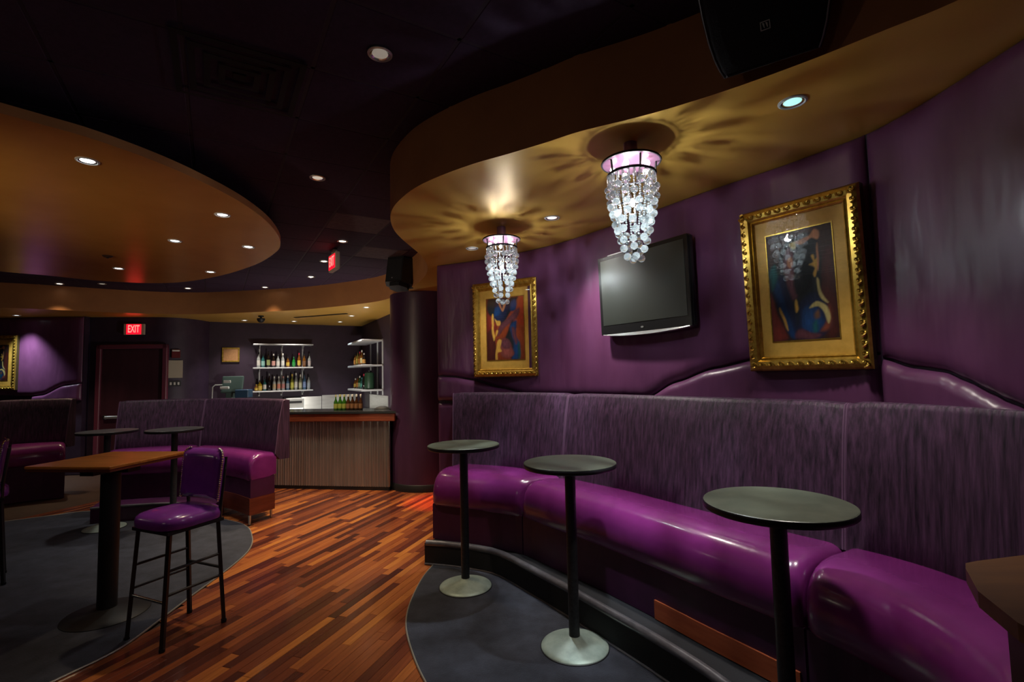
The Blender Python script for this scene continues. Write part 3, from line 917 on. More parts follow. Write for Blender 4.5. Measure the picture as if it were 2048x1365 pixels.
# ------------------------------------------------------------------ bar stools
def stool(x, y, rz, label, z=0.0):
    t = thing('bar_stool', label, 'stool', (x, y, z), rz, 'purple bar stools')
    # seat: local -y is the front
    rings = []
    def ring(sc, z, sag=0):
        out = []
        for k in range(32):
            a = 2 * PI * k / 32
            ca, sa = math.cos(a), math.sin(a)
            rr = 1 / (abs(ca) ** 4 + abs(sa) ** 4) ** .25
            wx = .205 * (1.0 if sa < 0 else .96)
            out.append((wx * rr * ca * sc, .205 * rr * sa * sc, z))
        return out
    for sc, z_ in ((.90, .685), (.985, .692), (1.0, .71), (1.0, .728), (.97, .748), (.88, .765), (.7, .777), (.4, .783), (.1, .785)):
        rings.append(ring(sc, z_))
    MB().loft(rings).build('seat', 'stool_vinyl', t)
    MB().box((0, 0, .675), (.36, .36, .02)).build('seat_plate', 'black_metal', t)
    # backrest pad: curved slab leaning back
    mb = MB()
    rows = []
    def backpt(u, v, th):
        # u -1..1 across, v 0..1 up
        X = .20 * u * (1 - .05 * (1 - v))
        Y = .150 + .03 * v - .02 * (u * u)
        Z = .808 + .325 * v
        return (X, Y + th, Z)
    nu, nv = 12, 10
    for side in (0, 1):
        rows = []
        for i in range(nu + 1):
            u = -1 + 2 * i / nu
            row = []
            for j in range(nv + 1):
                v = j / nv
                e = math.sqrt(max(0, 1 - max(0, (abs(u) - .75) / .25) ** 2)) * math.sqrt(max(0, 1 - max(0, (abs(v - .5) - .40) / .10) ** 2))
                vv = v
                if abs(u) > .72 and v > .8:      # rounded upper corners
                    vv = min(v, .8 + .2 * math.sqrt(max(0, 1 - ((abs(u) - .72) / .28) ** 2)))
                th = (-.036 * e - .002) if side == 0 else .012
                row.append(backpt(u, vv, th))
            rows.append(row)
        mb.loft(rows, closed_ring=False)
        if side == 0: r0 = rows
        else: r1 = rows
    b0 = [r0[i][0] for i in range(nu + 1)] + [r0[nu][j] for j in range(1, nv + 1)] + [r0[i][nv] for i in range(nu - 1, -1, -1)] + [r0[0][j] for j in range(nv - 1, 0, -1)]
    b1 = [r1[i][0] for i in range(nu + 1)] + [r1[nu][j] for j in range(1, nv + 1)] + [r1[i][nv] for i in range(nu - 1, -1, -1)] + [r1[0][j] for j in range(nv - 1, 0, -1)]
    mb.loft([b0, b1], caps=False)
    mb.build('backrest', 'stool_vinyl', t)
    # nail-head trim along both sides and the upper corners
    tr = MB()
    for u in (-1, 1):
        pts = [backpt(u * 1.012, k / 24, -.006) for k in range(20)]
        for k in range(1, 8):
            a = k / 7 * PI / 2
            pts.append(backpt(u * (.72 + .292 * math.cos(a)), .8 + .212 * math.sin(a), -.006))
        for p in pts:
            tr.lathe([(0, -.0085), (.007, -.004), (.0085, .001), (0, .0085)], p, 6)
    tag(tr.build('nail_trim', 'chrome', t), 'row of bright nail heads', kind='stuff')
    for u in (-1, 1):
        MB().tube([(u * .160, .165, .68), (u * .168, .166, .80), (u * .170, .182, .95), (u * .166, .196, 1.08)], .012, 8).build('back_post', 'black_metal', t)
    feet = {}
    for nm, sx, sy in (('leg', -1, -1), ('leg', 1, -1), ('leg', 1, 1), ('leg', -1, 1)):
        a = Vector((sx * .155, sy * .155, .68)); b = Vector((sx * .175, sy * .195, .0))
        o = MB().tube([a, a.lerp(b, .5), b], .0155, 4, sq=True).build('leg', 'black_metal', t)
        MB().lathe([(.014, 0), (.017, .004), (.017, .02)], (b.x, b.y, 0), 8).build('foot_cap', 'black', o)
        feet[(sx, sy)] = (a, b)
    def at(k, z):
        a, b = feet[k]; return a.lerp(b, (.68 - z) / .68)
    for k0, k1, z, m_ in (((-1, -1), (1, -1), .27, 'chrome'), ((1, 1), (-1, 1), .36, 'black_metal'), ((-1, -1), (-1, 1), .31, 'black_metal'), ((1, -1), (1, 1), .31, 'black_metal'), ((-1, -1), (-1, 1), .45, 'black_metal'), ((1, -1), (1, 1), .45, 'black_metal')):
        MB().tube([at(k0, z), at(k1, z)], .009, 8).build('footrest' if m_ == 'chrome' else 'rung', m_, t)
    return t


stool(-2.19, 3.29, math.radians(-24), 'purple vinyl bar stool with nail trimmed back beside the square wooden table')
stool(-4.36, 4.05, math.radians(-45), 'bar stool at the left picture edge, only its nail trimmed side and leg showing', .008)

# ------------------------------------------------------------------ pictures
ART_A = {  # shapes in unit coordinates (0..1 across, 0..1 up), painter's order; colour
    'bg': [((0, 0), (1, 0), (1, 1), (0, 1))],
}


def blob(pts, n=5):
    q = [Vector(p) for p in pts]
    P = q + [q[0]]
    Q = [q[-1]] + P + [q[1]]
    out = []
    for i in range(1, len(Q) - 2):
        a, b, c, d = Q[i - 1:i + 3]
        for k in range(n):
            t = k / n
            out.append(.5 * ((2 * b) + (c - a) * t + (2 * a - 5 * b + 4 * c - d) * t * t + (3 * b - a - 3 * c + d) * t ** 3))
    return [(min(1, max(0, p.x)), min(1, max(0, p.y))) for p in out]


RUST = (.34, .06, .015); RED = (.22, .025, .015); DARKRED = (.085, .016, .012); BLUE = (.01, .06, .20); NAVY = (.012, .020, .07)
DBLK = (.014, .018, .022); YEL = (.72, .42, .07); PEACH = (.62, .26, .12); MAUVE = (.17, .05, .07); TEAL = (.012, .14, .15); CREAM = (.70, .58, .22); BROWN = (.05, .022, .018)
ARTS = {
    'torso': [
        (RUST, None), (RED, [(0, .45), (.28, .5), (.3, .9), (0, 1)]), (DARKRED, [(0, 0), (.2, 0), (.24, .25), (.15, .5), (0, .4)]), ((.45, .05, .012), [(.85, .6), (1, .55), (1, .95), (.86, .9)]),
        (DBLK, [(.05, .75), (.3, .72), (.4, .98), (.05, 1)]), (DBLK, [(.36, .42), (.5, .6), (.78, .9), (.85, 1), (.55, 1), (.42, .8)]),
        (NAVY, [(.2, .65), (.45, .62), (.62, .84), (.5, 1), (.28, .98)]), (BLUE, [(.64, .78), (.8, .8), (.8, .96), (.66, .92)]), (BLUE, [(.22, .72), (.38, .74), (.36, .86), (.24, .85)]),
        (MAUVE, [(.3, .38), (.5, .52), (.82, .66), (.88, .82), (.6, .68), (.36, .55)]), (DBLK, [(.28, .34), (.5, .36), (.7, .62), (.8, .3), (.88, .12), (.8, .0), (.6, .05), (.55, .3)]),
        (BLUE, [(.62, .52), (.82, .62), (.78, .4), (.9, .22), (.82, 0), (.66, 0), (.72, .25)]), (MAUVE, [(.66, .48), (.74, .5), (.82, .3), (.76, .24)]),
        ((.30, .075, .06), [(.36, .32), (.56, .34), (.68, .18), (.72, .08), (.58, .02), (.42, .04), (.36, .16)]), (MAUVE, [(.38, .3), (.58, .33), (.64, .2), (.5, .17), (.4, .2)]),
        (YEL, [(.14, .72), (.2, .72), (.19, .5), (.24, .38), (.32, .47), (.27, .48), (.2, .31), (.14, .42)]), (YEL, [(.23, .68), (.28, .64), (.36, .62), (.36, .56), (.28, .57)]),
        (YEL, [(.32, .33), (.4, .31), (.36, .2), (.4, .14), (.3, .12), (.28, .0), (.22, .0), (.25, .2)]), (PEACH, [(.33, .93), (.38, .92), (.42, .82), (.48, .9), (.62, 1), (.68, 1), (.56, .92), (.46, .78), (.38, .82)]),
        (TEAL, [(.84, .25), (.88, .25), (.9, .05), (.84, .0)]),
    ],
    'seated': [
        (BROWN, None), (DARKRED, [(.74, .1), (1, .05), (1, .75), (.82, .7)]), (DBLK, [(.1, .2), (.55, .1), (.8, .5), (.78, .9), (.5, .95), (.2, .8)]), (RED, [(0, .0), (.24, .02), (.12, .22), (.04, .45), (0, .4)]),
        (MAUVE, [(.3, .4), (.44, .4), (.46, .7), (.34, .85), (.26, .7)]), (NAVY, [(.04, .5), (.2, .62), (.3, .5), (.4, .1), (.3, .02), (.14, .25)]), (BLUE, [(.07, .52), (.15, .55), (.3, .2), (.38, .04), (.28, .04), (.14, .28)]),
        (TEAL, [(.02, .66), (.12, .72), (.14, .6), (.05, .48)]), (NAVY, [(.46, .34), (.66, .42), (.86, .3), (.9, .12), (.7, .0), (.4, .02), (.42, .2)]), (BLUE, [(.5, .28), (.66, .3), (.8, .14), (.66, .04), (.5, .08), (.46, .18)]),
        (TEAL, [(.64, .14), (.7, .17), (.69, .07), (.64, .05)]), (DBLK, [(.4, .42), (.62, .45), (.7, .6), (.66, .8), (.45, .86)]), ((.30, .07, .03), [(.72, .06), (.86, .08), (.92, .2), (.88, .3), (.84, .16)]),
        (MAUVE, [(.36, .02), (.6, .0), (.74, .03), (.6, .06), (.42, .1)]), (CREAM, [(.6, .28), (.7, .33), (.84, .29), (.9, .2), (.86, .13), (.82, .22), (.72, .28)]), (CREAM, [(.74, .54), (.77, .52), (.78, .44), (.88, .31), (.78, .36), (.73, .46)]),
        (YEL, [(.13, .3), (.17, .28), (.26, .1), (.2, .14)]), (YEL, [(.39, .36), (.42, .35), (.43, .28), (.39, .25)]), (PEACH, [(.46, .90), (.66, .92), (.76, .98), (.82, .95), (.8, .88), (.7, .9), (.56, .86)]), (CREAM, [(.36, .88), (.46, .9), (.46, .84), (.4, .83)]),
        (PEACH, [(.32, .74), (.38, .76), (.4, .7), (.34, .66)]), (YEL, [(.68, .74), (.72, .75), (.73, .7), (.78, .72), (.76, .62), (.72, .55), (.69, .58), (.72, .63), (.63, .66), (.7, .68)]), (PEACH, [(.78, .84), (.8, .8), (.78, .62), (.76, .64)]), ((.25, .11, .05), [(.66, .22), (.72, .25), (.74, .19), (.68, .18)]),
    ],
}


def art_sheet(art, aw, ah, nx=84, ny=132):
    import numpy as np
    X, Y = np.meshgrid(np.linspace(0, 1, nx + 1), np.linspace(0, 1, ny + 1))
    rs = np.random.RandomState(3)
    asp = ah / aw
    wob = .010 * np.sin(X * 23 + 3 * Y) + .008 * np.sin(Y * 31 - 5 * X)
    px, py = X + wob * .6, Y + wob * .4
    img = np.zeros((ny + 1, nx + 1, 3))
    for c, pts in ARTS[art]:
        c = np.array(c)
        if pts is None:
            img[:] = c * (0.7 + .6 * Y[..., None])
            continue
        P = np.array(blob(pts, 4))
        Q = np.roll(P, -1, 0)
        ins = np.zeros(px.shape, bool)
        dist = np.full(px.shape, 9.0)
        for (x0, y0), (x1, y1) in zip(P, Q):
            if (y0 > py).any() or True:
                cond = ((y0 > py) != (y1 > py))
                with np.errstate(divide='ignore', invalid='ignore'):
                    xi = (x1 - x0) * (py - y0) / (y1 - y0 if y1 != y0 else 1e-9) + x0
                ins ^= cond & (px < xi)
            dx, dy = x1 - x0, (y1 - y0) * asp
            L = dx * dx + dy * dy + 1e-9
            t = np.clip(((px - x0) * dx + (py - y0) * asp * dy) / L, 0, 1)
            dist = np.minimum(dist, np.hypot(px - x0 - t * dx, (py - y0) * asp - t * dy))
        sd = np.where(ins, dist, -dist)
        soft = .022 if max(c) < .4 else .012
        al = np.clip(sd / soft * .5 + .5, 0, 1)[..., None]
        shade = (.72 + .5 * np.clip(sd / .12, 0, 1))[..., None] if max(c) < .4 else 1.0
        img = img * (1 - al) + c * shade * al
    brush = np.kron(rs.rand(ny // 6 + 2, nx // 2 + 2), np.ones((6, 2)))[:ny + 1, :nx + 1]
    img *= (.85 + .3 * brush)[..., None]
    me = D.meshes.new('artwork_print')
    V = [((x - .5) * aw, 0, y * ah) for y in np.linspace(0, 1, ny + 1) for x in np.linspace(0, 1, nx + 1)]
    W_ = nx + 1
    me.from_pydata(V, [], [(r * W_ + k, r * W_ + k + 1, (r + 1) * W_ + k + 1, (r + 1) * W_ + k) for r in range(ny) for k in range(nx)])
    at = me.color_attributes.new('ink', 'FLOAT_COLOR', 'POINT')
    at.data.foreach_set('color', np.concatenate([img.reshape(-1, 3), np.ones((img.shape[0] * img.shape[1], 1))], 1).astype('f').ravel())
    if 'ink' not in M:
        M['ink'] = mat('ink', (.2, .1, .05), .5)
        nt = M['ink'].node_tree
        a_ = nt.nodes.new('ShaderNodeVertexColor'); a_.layer_name = 'ink'
        nt.links.new(a_.outputs['Color'], nt.nodes['Principled BSDF'].inputs['Base Color'])
    me.materials.append(M['ink'])
    return me


def picture(P0, P1, zb, zt, art, label, tilt=0.0):
    """framed picture between two plan points, lower left and right of the outer frame"""
    P0, P1 = Vector(P0), Vector(P1)
    w = (P1 - P0).length; h = zt - zb
    mid = (P0 + P1) / 2
    ang = math.atan2(P1.y - P0.y, P1.x - P0.x)
    root = thing('framed_painting', label, 'painting', (mid.x, mid.y, zb), 0, 'gold framed paintings')
    root.rotation_euler = (tilt, 0, ang)     # local x along the wall, local -y into the room, z up
    fw, dp = .082, .05
    # moulding: four mitred sides lofted from one profile
    prof = [(0, .03), (0, -.018), (.010, -.032), (.030, -.040), (.055, -.034), (.066, -.020), (.074, -.024), (fw, -.014), (fw, .02)]
    cs = [(-w / 2, 0, 1, 1), (w / 2, 0, -1, 1), (w / 2, h, -1, -1), (-w / 2, h, 1, -1)]
    rings = [[(cx + sx * d, y, cz + sz * d) for d, y in prof] for cx, cz, sx, sz in cs]
    mb = MB()
    n = len(prof)
    vs = [p for r in rings for p in r]
    fs = []
    mi = []
    for i in range(4):
        for k in range(n - 1):
            fs.append((i * n + k, i * n + k + 1, ((i + 1) % 4) * n + k + 1, ((i + 1) % 4) * n + k))
    for f in fs:
        mb.add([vs[i] for i in f], [(0, 1, 2, 3)], 1 if (fs.index(f) % (n - 1)) == 0 else 0)
    mb.build('frame', ['frame_gold', 'frame_side'], root)
    # carved scrolls on the moulding
    orn = MB()
    def scroll(cx, cz, ax, az, size):
        pts = []
        for k in range(11):
            a = k / 10 * 4.4
            r = size * (1 - .075 * k)
            u, v = r * math.cos(a), r * math.sin(a)
            pts.append((cx + ax * u - az * v, -.040 - .004 * math.sin(k), cz + az * u + ax * v))
        orn.tube(pts, [.0065 * (1 - .05 * k) for k in range(11)], 5)
        orn.lathe([(0, -.006), (.006, -.003), (.006, .003), (0, .006)], (cx, -.040, cz), 6)
    step = .052
    for length, horiz in ((w, True), (h, False)):
        m = int((length - fw * .6) / step)
        for k in range(m + 1):
            q = -length / 2 + fw * .35 + (length - fw * .7) * k / m
            s = 1 if k % 2 else -1
            if horiz:
                scroll(q, .034, 1, 0 * s, .020); scroll(q, h - .034, -1, 0, .020)
            else:
                scroll(-w / 2 + .034, h / 2 + q, 0, 1, .020); scroll(w / 2 - .034, h / 2 + q, 0, -1, .020)
    tag(orn.build('carved_ornament', 'frame_gold', root), kind='stuff')
    MB().box((0, .015, h / 2), (w - .03, .02, h - .03)).build('backing', 'frame_side', root)
    MB().box((0, -.004, h / 2), (w - 2 * fw + .01, .006, h - 2 * fw + .01)).build('mount_board', 'mat_gold', root)
    # printed artwork: one flat sheet, its ink held in a colour attribute
    aw, ah = (w - 2 * fw) * .735, (h - 2 * fw) * .78
    az0 = h / 2 - ah / 2
    link('artwork_print', art_sheet(art, aw, ah), root, (0, -.0085, az0))
    bw = .006
    MB().box((0, -.0085, az0 - bw / 2), (aw + 2 * bw, .003, bw)).box((0, -.0085, az0 + ah + bw / 2), (aw + 2 * bw, .003, bw)).box((-aw / 2 - bw / 2, -.0085, h / 2), (bw, .003, ah)).box((aw / 2 + bw / 2, -.0085, h / 2), (bw, .003, ah)).build('inner_fillet', 'frame_gold', root)
    MB().box((0, -.0135, h / 2), (w - 2 * fw + .006, .002, h - 2 * fw + .006)).build('glass_pane', 'pane', root)
    return root


picture((-.385, 5.06), (.262, 4.69), 1.57, 2.525, 'torso', 'gold framed figure painting beyond the farther chandelier, warm rust background')
picture((1.440, 2.985), (1.812, 2.475), 1.583, 2.53, 'seated', 'large looking gold framed dark figure painting to the right of the television', tilt=math.radians(2.2))
picture((-9.45, 8.745), (-8.74, 8.735), 1.512, 2.478, 'seated', 'gold framed painting on the far left wall, cut by the picture edge')

# ------------------------------------------------------------------ television
A, B = Vector((.722, 3.962)), Vector((1.197, 3.245))
mid = (A + B) / 2
w = (B - A).length; h = .625
tv = thing('television', 'flat black television with a dark screen mounted on the purple wall', 'television', (mid.x, mid.y, 1.885))
tv.rotation_euler = (math.radians(1.5), 0, math.atan2(B.y - A.y, B.x - A.x))
MB().box((0, .03, h / 2), (w, .05, h), bev=.012).build('cabinet', 'tv_black', tv)
MB().box((0, .000, h / 2), (w - .005, .014, h - .005), bev=.004).build('bezel', 'tv_black', tv)
MB().box((0, -.0075, h / 2 + .022), (w - .07, .004, h - .11)).build('screen', 'tv_screen', tv)
vs, fs = [], []
rings = []
for k in range(17):
    u = -1 + 2 * k / 16
    dz = -.022 * (1 - u * u)
    x = u * w * .47
    rings.append([(x, -.004, .014), (x, -.010, .004 + dz), (x, .03, dz), (x, .04, .014)])
MB().loft(rings).build('speaker_bar', 'silver', tv)
MB().lathe([(0, -.001), (.013, -.001), (.013, .001), (0, .001)], n=20, mx=Matrix.Translation((-.0, -.009, .036)) @ Matrix.Rotation(PI / 2, 4, 'X') @ Matrix.Diagonal((1, .55, 1, 1))).build('badge', 'silver', tv)
MB().box((-.24, .03, h + .006), (.20, .03, .012), bev=.003).build('cable_cover', 'silver', tv)
MB().box((0, .10, h / 2), (.25, .10, .22)).build('wall_bracket', 'black_metal', tv)

# ------------------------------------------------------------------ chandeliers
def chandelier(x, y, label):
    t = thing('chandelier', label, 'chandelier', (x, y, 2.18), 0, 'crystal chandeliers')
    Z = lambda z: z - 2.18
    MB().lathe([(.036, Z(2.702)), (.036, Z(SOFF))], n=24).build('stem', 'pink_plate', t)
    MB().lathe([(0, Z(2.702)), (.148, Z(2.702)), (.152, Z(2.698)), (.152, Z(2.694)), (.146, Z(2.691)), (0, Z(2.691))], n=48).build('canopy_plate', 'pink_plate', t)
    MB().tube([(.151 * math.cos(2 * PI * k / 40), .151 * math.sin(2 * PI * k / 40), Z(2.695)) for k in range(40)], .006, 6, closed=True).build('plate_rim', 'black_metal', t)
    for k in range(5):
        a = 2 * PI * k / 5 + 1.08
        MB().tube([(.128 * math.cos(a), .128 * math.sin(a), Z(2.692)), (.122 * math.cos(a), .122 * math.sin(a), Z(2.632))], .0055, 6).build('strut', 'black_metal', t)
    ringp = [(.122 * math.cos(2 * PI * k / 40), .122 * math.sin(2 * PI * k / 40), Z(2.628)) for k in range(40)]
    MB().tube(ringp, .0075, 6, closed=True).build('ring', 'black_metal', t)
    for k in range(5):
        a = .45 + k * 2 * PI / 5
        MB().lathe([(0, .018), (.011, .012), (.014, 0), (.010, -.012), (0, -.018)], (0, 0, 0), 10).build('bulb', 'bulb', t, (.095 * math.cos(a), .095 * math.sin(a), Z(2.662)))
    MB().lathe([(0, .024), (.010, .015), (.013, 0), (.009, -.015), (0, -.024)], (0, 0, 0), 10).build('bulb', 'bulb', t, (0, 0, Z(2.48)))
    # hanging strands: rows of faceted crystals on beaded strings, tapering to the tip
    drop = MB().lathe([(0, -.026), (.007, -.018), (.007, .018), (0, .026)], n=6, smooth=False).mesh('prism_drop', 'crystal')
    for k in range(26):
        a = 2 * PI * k / 26
        link('prism_drop', drop, t, (.120 * math.cos(a), .120 * math.sin(a), Z(2.598)), (0, 0, a))
    ball = D.meshes.new('crystal_ball')
    bm = bmesh.new()
    bmesh.ops.create_icosphere(bm, subdivisions=2, radius=.0205)
    bm.to_mesh(ball); bm.free()
    ball.materials.append(M['crystal'])
    for p in ball.polygons: p.use_smooth = True
    rnd = random.Random(int(x * 1000))
    env = [(2.60, .118), (2.56, .124), (2.50, .121), (2.42, .105), (2.34, .086), (2.27, .066), (2.22, .050), (2.18, .034)]
    env = sorted((z, r) for z, r in env)
    def R(z): return interp(env, z)
    z = 2.555
    row = 0
    while z > 2.185:
        r = R(z)
        m = max(4, int(2 * PI * r / .056))
        for k in range(m):
            a = 2 * PI * (k + .5 * (row % 2)) / m + rnd.uniform(-.08, .08)
            link('crystal_ball', ball, t, (r * math.cos(a), r * math.sin(a), Z(z + rnd.uniform(-.008, .008))))
        z -= .046
        row += 1
    link('crystal_ball', ball, t, (0, 0, Z(2.185)))
    for k in range(22):
        a = 2 * PI * k / 22
        bz = rnd.choice([2.26, 2.34, 2.42, 2.30])
        sb = MB()
        zz = 2.60
        while zz > bz:
            r = R(zz) * .86
            sb.lathe([(0, -.0055), (.005, -.002), (.005, .002), (0, .0055)], (r * math.cos(a), r * math.sin(a), Z(zz)), 6)
            zz -= .0115
        sb.build('bead_strand', 'crystal', t)
    return t


for x, y, lab in CHANDELIERS:
    chandelier(x, y, lab)

# ------------------------------------------------------------------ downlight fixtures
EM = {}
for i, (x, y, z, e, c, ang, glow, lab) in enumerate(DOWNLIGHTS):
    o = thing('downlight', lab, 'downlight', (x, y, z), 0, 'recessed downlights')
    MB().lathe([(.047, -.003), (.052, -.007), (.060, -.004), (.061, .0), (.047, .0)], n=28, cap=False).build('trim_ring', 'white_plastic' if z < CEIL else 'trim_metal', o)
    MB().lathe([(.047, -.003), (.040, .0005), (.030, .0015)], n=28, cap=False).build('reflector', 'reflector', o)
    k = (glow, c)
    if k not in EM: EM[k] = mat('lens_glow', (.8, .8, .8), .4, emis=(0.45, 1.0, 0.95) if glow == 0.9 else tuple(v ** .5 for v in c), estr=glow)
    MB().lathe([(0, -.0015), (.034, -.0015), (.040, .001)], n=24).build('lens', EM[k], o)

# ------------------------------------------------------------------ loudspeakers
sp = thing('loudspeaker', 'large black loudspeaker hung from the ceiling before the curved fascia, square emblem on it', 'loudspeaker', (1.035, 1.868, 2.79))
sp.rotation_euler = (math.radians(28), 0, math.radians(-34))
# local -y faces down into the room; wedge cabinet widening upward with bowed sides
def sp_outline(w, d, g=0.0):
    return [(-w, .03 - g), (-w * .96, .006 - g), (-w * .88, -.006 - g), (0, -.014 - g), (w * .88, -.006 - g), (w * .96, .006 - g), (w, .03 - g), (w * .8, d), (-w * .8, d)]
lev = [(0, .172, .05), (.03, .186, .058), (.08, .202, .07), (.15, .216, .085), (.24, .226, .10), (.36, .232, .12)]
MB().loft([[(x, y, z) for x, y in sp_outline(w, d)] for z, w, d in lev], smooth=False).build('cabinet', 'black', sp)
MB().loft([[(x * .97, y, z) for x, y in sp_outline(w, d, .006)[1:6]] for z, w, d in [(.010, .176, .05)] + lev[1:5] + [(.352, .231, .12)]], closed_ring=False).build('grille', 'black_cloth', sp)
for q in (0, 5):
    MB().tube([(sp_outline(w, d)[1 if q == 0 else 5][0], sp_outline(w, d, .004)[1][1], z) for z, w, d in lev], .003, 5).build('edge_bead', 'silver', sp)
mb = MB()
for c, q in (((0, .014), (.034, .003)), ((0, -.014), (.034, .003)), ((-.0155, 0), (.003, .03)), ((.0155, 0), (.003, .03))):
    mb.box((c[0], -.022, c[1] + .135), (q[0], .003, q[1]))
for dx in (-.006, .005):
    mb.add([(dx - .004, -.0235, .146), (dx + .003, -.0235, .143), (dx + .004, -.0235, .125), (dx, -.0235, .130)], [(0, 1, 2, 3)])
mb.build('emblem', 'white_plastic', sp)
MB().tube([(0, .08, .24), (0, .14, .32), (0, .16, .385)], .02, 8).build('bracket', 'black_metal', sp)
sp = thing('loudspeaker', 'small black angled loudspeaker on the fascia beside the pillar', 'loudspeaker', (-1.50, 6.58, 2.77))
sp.rotation_euler = (math.radians(-12), 0, math.radians(-18))
MB().prism([(-.19, -.02), (-.12, -.16), (.12, -.16), (.19, -.02), (.13, .14), (-.13, .14)], .05, .40).prism([(-.13, -.02), (-.07, -.13), (.07, -.13), (.13, -.02), (.09, .1), (-.09, .1)], .0, .05).build('cabinet', 'black', sp)
MB().box((0, -.162, .22), (.22, .006, .30), bev=.002).build('grille', 'black_cloth', sp)
MB().box((-.02, -.166, .10), (.018, .002, .012)).build('emblem', 'silver', sp)
MB().box((0, .10, .39), (.08, .12, .06)).build('bracket', 'black_metal', sp)

# ------------------------------------------------------------------ exit signs
def text(body, size, parent, loc, rot, m, ext=.001, sx=1.0):
    cu = D.curves.new('lettering', 'FONT')
    cu.body = body; cu.size = size; cu.extrude = ext
    cu.align_x = 'CENTER'; cu.align_y = 'CENTER'
    cu.offset = size * .012
    cu.materials.append(M[m])
    tmp = D.objects.new('lettering', cu)
    me = D.meshes.new_from_object(tmp)
    D.objects.remove(tmp)
    o = link('lettering', me, parent, loc, rot)
    o.scale = (sx, 1, 1)
    return o


ex = thing('exit_sign', 'red lit exit sign on the dark wall above the door', 'sign', (-6.925, 9.05, 2.47))
ex.rotation_euler = (0, 0, math.atan2(.2, 1.14))
MB().box((0, 0, .10), (.34, .05, .20), bev=.006).build('case', 'exit_case', ex)
MB().box((0, -.027, .10), (.24, .006, .185)).build('face', 'exit_red', ex)
text('EXIT', .19, ex, (0, -.032, .10), (PI / 2, 0, 0), 'exit_letter', sx=.50)
ex = thing('exit_sign', 'exit sign hanging edge on from the dark ceiling with its red face turned away', 'sign', (-2.19, 6.08, 2.905))
ex.rotation_euler = (0, 0, math.radians(126))
MB().box((0, 0, .13), (.30, .055, .22), bev=.008).build('case', 'exit_case', ex)
MB().box((0, .029, .13), (.25, .006, .17)).build('face', 'exit_red', ex)
text('EXIT', .17, ex, (0, .034, .13), (PI / 2, 0, PI), 'exit_letter', sx=.6)
MB().box((0, 0, .265), (.08, .05, .04)).build('canopy', 'exit_case', ex)

# ------------------------------------------------------------------ door and wall plates
dr = tag(link('door_1', None, None, (-6.94, 9.062, 0), (0, 0, math.atan2(.206, 1.142))), kind='structure')
MB().box((0, .0, 1.1), (1.0, .03, 2.2)).build('door_leaf', 'door', dr)
mb = MB()
MB().box((-.54, -.02, 1.145), (.08, .08, 2.29), bev=.01).build('jamb', 'door_frame', dr)
MB().box((.54, -.02, 1.145), (.08, .08, 2.29), bev=.01).build('jamb', 'door_frame', dr)
MB().box((0, -.02, 2.25), (1.16, .08, .08), bev=.01).build('head', 'door_frame', dr)
MB().box((0, -.05, .98), (.84, .03, .05), bev=.01).build('push_bar', 'silver', dr)
for x in (-.42, .42):
    MB().box((x, -.03, .98), (.05, .05, .08), bev=.008).build('push_bar_end', 'black_metal', dr)

o = tag(MB().box((0, 0, 0), (.24, .012, .33), bev=.003).build('notice', 'paper', None, (-6.17, 9.47, 1.83), (0, 0, math.radians(58))), 'beige paper notice on the dark wall right of the door', 'notice')
o.location = (-6.32, 9.28, 1.83); o.rotation_euler = (0, 0, math.radians(34))
o = thing('alarm_strobe', 'small red fire alarm box with a white lens right of the door', 'alarm', (-6.315, 9.285, 2.12), math.radians(34))
MB().box((0, -.01, 0), (.14, .05, .16), bev=.008).build('body', 'red_box', o)
MB().box((0, -.04, .055), (.12, .02, .03), bev=.005).build('lens', 'white_plastic', o)
o = thing('wall_switch', 'low grey switch plate under the paper notice by the door', 'switch', (-6.32, 9.275, 1.56), math.radians(34))
MB().box((0, 0, 0), (.20, .012, .10), bev=.004).build('plate', 'bag_dark', o)
for x in (-.06, 0, .06):
    MB().box((x, -.01, 0), (.03, .012, .05), bev=.003).build('toggle', 'white_plastic', o)
BW = Vector((-6.2, 10.027)); bd = (Vector((-3.53, 11.6)) - BW).normalized(); bn = Vector((bd.y, -bd.x))
BANG = math.atan2(bd.y, bd.x)
def bar_pt(s, off): return BW + bd * s + bn * off
p = bar_pt(.43, .02)
o = thing('certificate', 'small certificate in a gold frame on the wall behind the bar', 'certificate', (p.x, p.y, 2.125), BANG)
MB().box((0, 0, .135), (.32, .02, .03), bev=.004).box((0, 0, -.135), (.32, .02, .03), bev=.004).box((-.145, 0, 0), (.03, .02, .24), bev=.004).box((.145, 0, 0), (.03, .02, .24), bev=.004).build('frame', 'frame_gold', o)
MB().box((0, .002, 0), (.28, .006, .26)).build('sheet', flat((.34, .17, .07)), o)
o = tag(MB().lathe([(.0, -.02), (.014, -.016), (.016, 0), (.010, .014)], n=16).build('wall_hook', 'white_plastic', None, (1.06, 3.59, 2.715), (PI / 2, 0, math.radians(55))), 'tiny white knob on the purple wall above the television', 'hook')
o = thing('smoke_detector', 'tiny dark sprinkler rose on the underside of the oval ceiling disc', 'detector', (-4.352, 5.275, OVAL))
MB().lathe([(0, -.02), (.03, -.018), (.045, -.006), (.05, 0)], n=20).build('housing', 'wood_dark', o)
MB().lathe([(0, -.028), (.012, -.026), (.012, -.018)], n=12).build('sensor', 'black', o)
o = thing('air_vent', 'large dark square air diffuser in the ceiling above the oval disc', 'vent', (-1.40, 2.50, CEIL - .012), math.atan2(tb.y, tb.x))
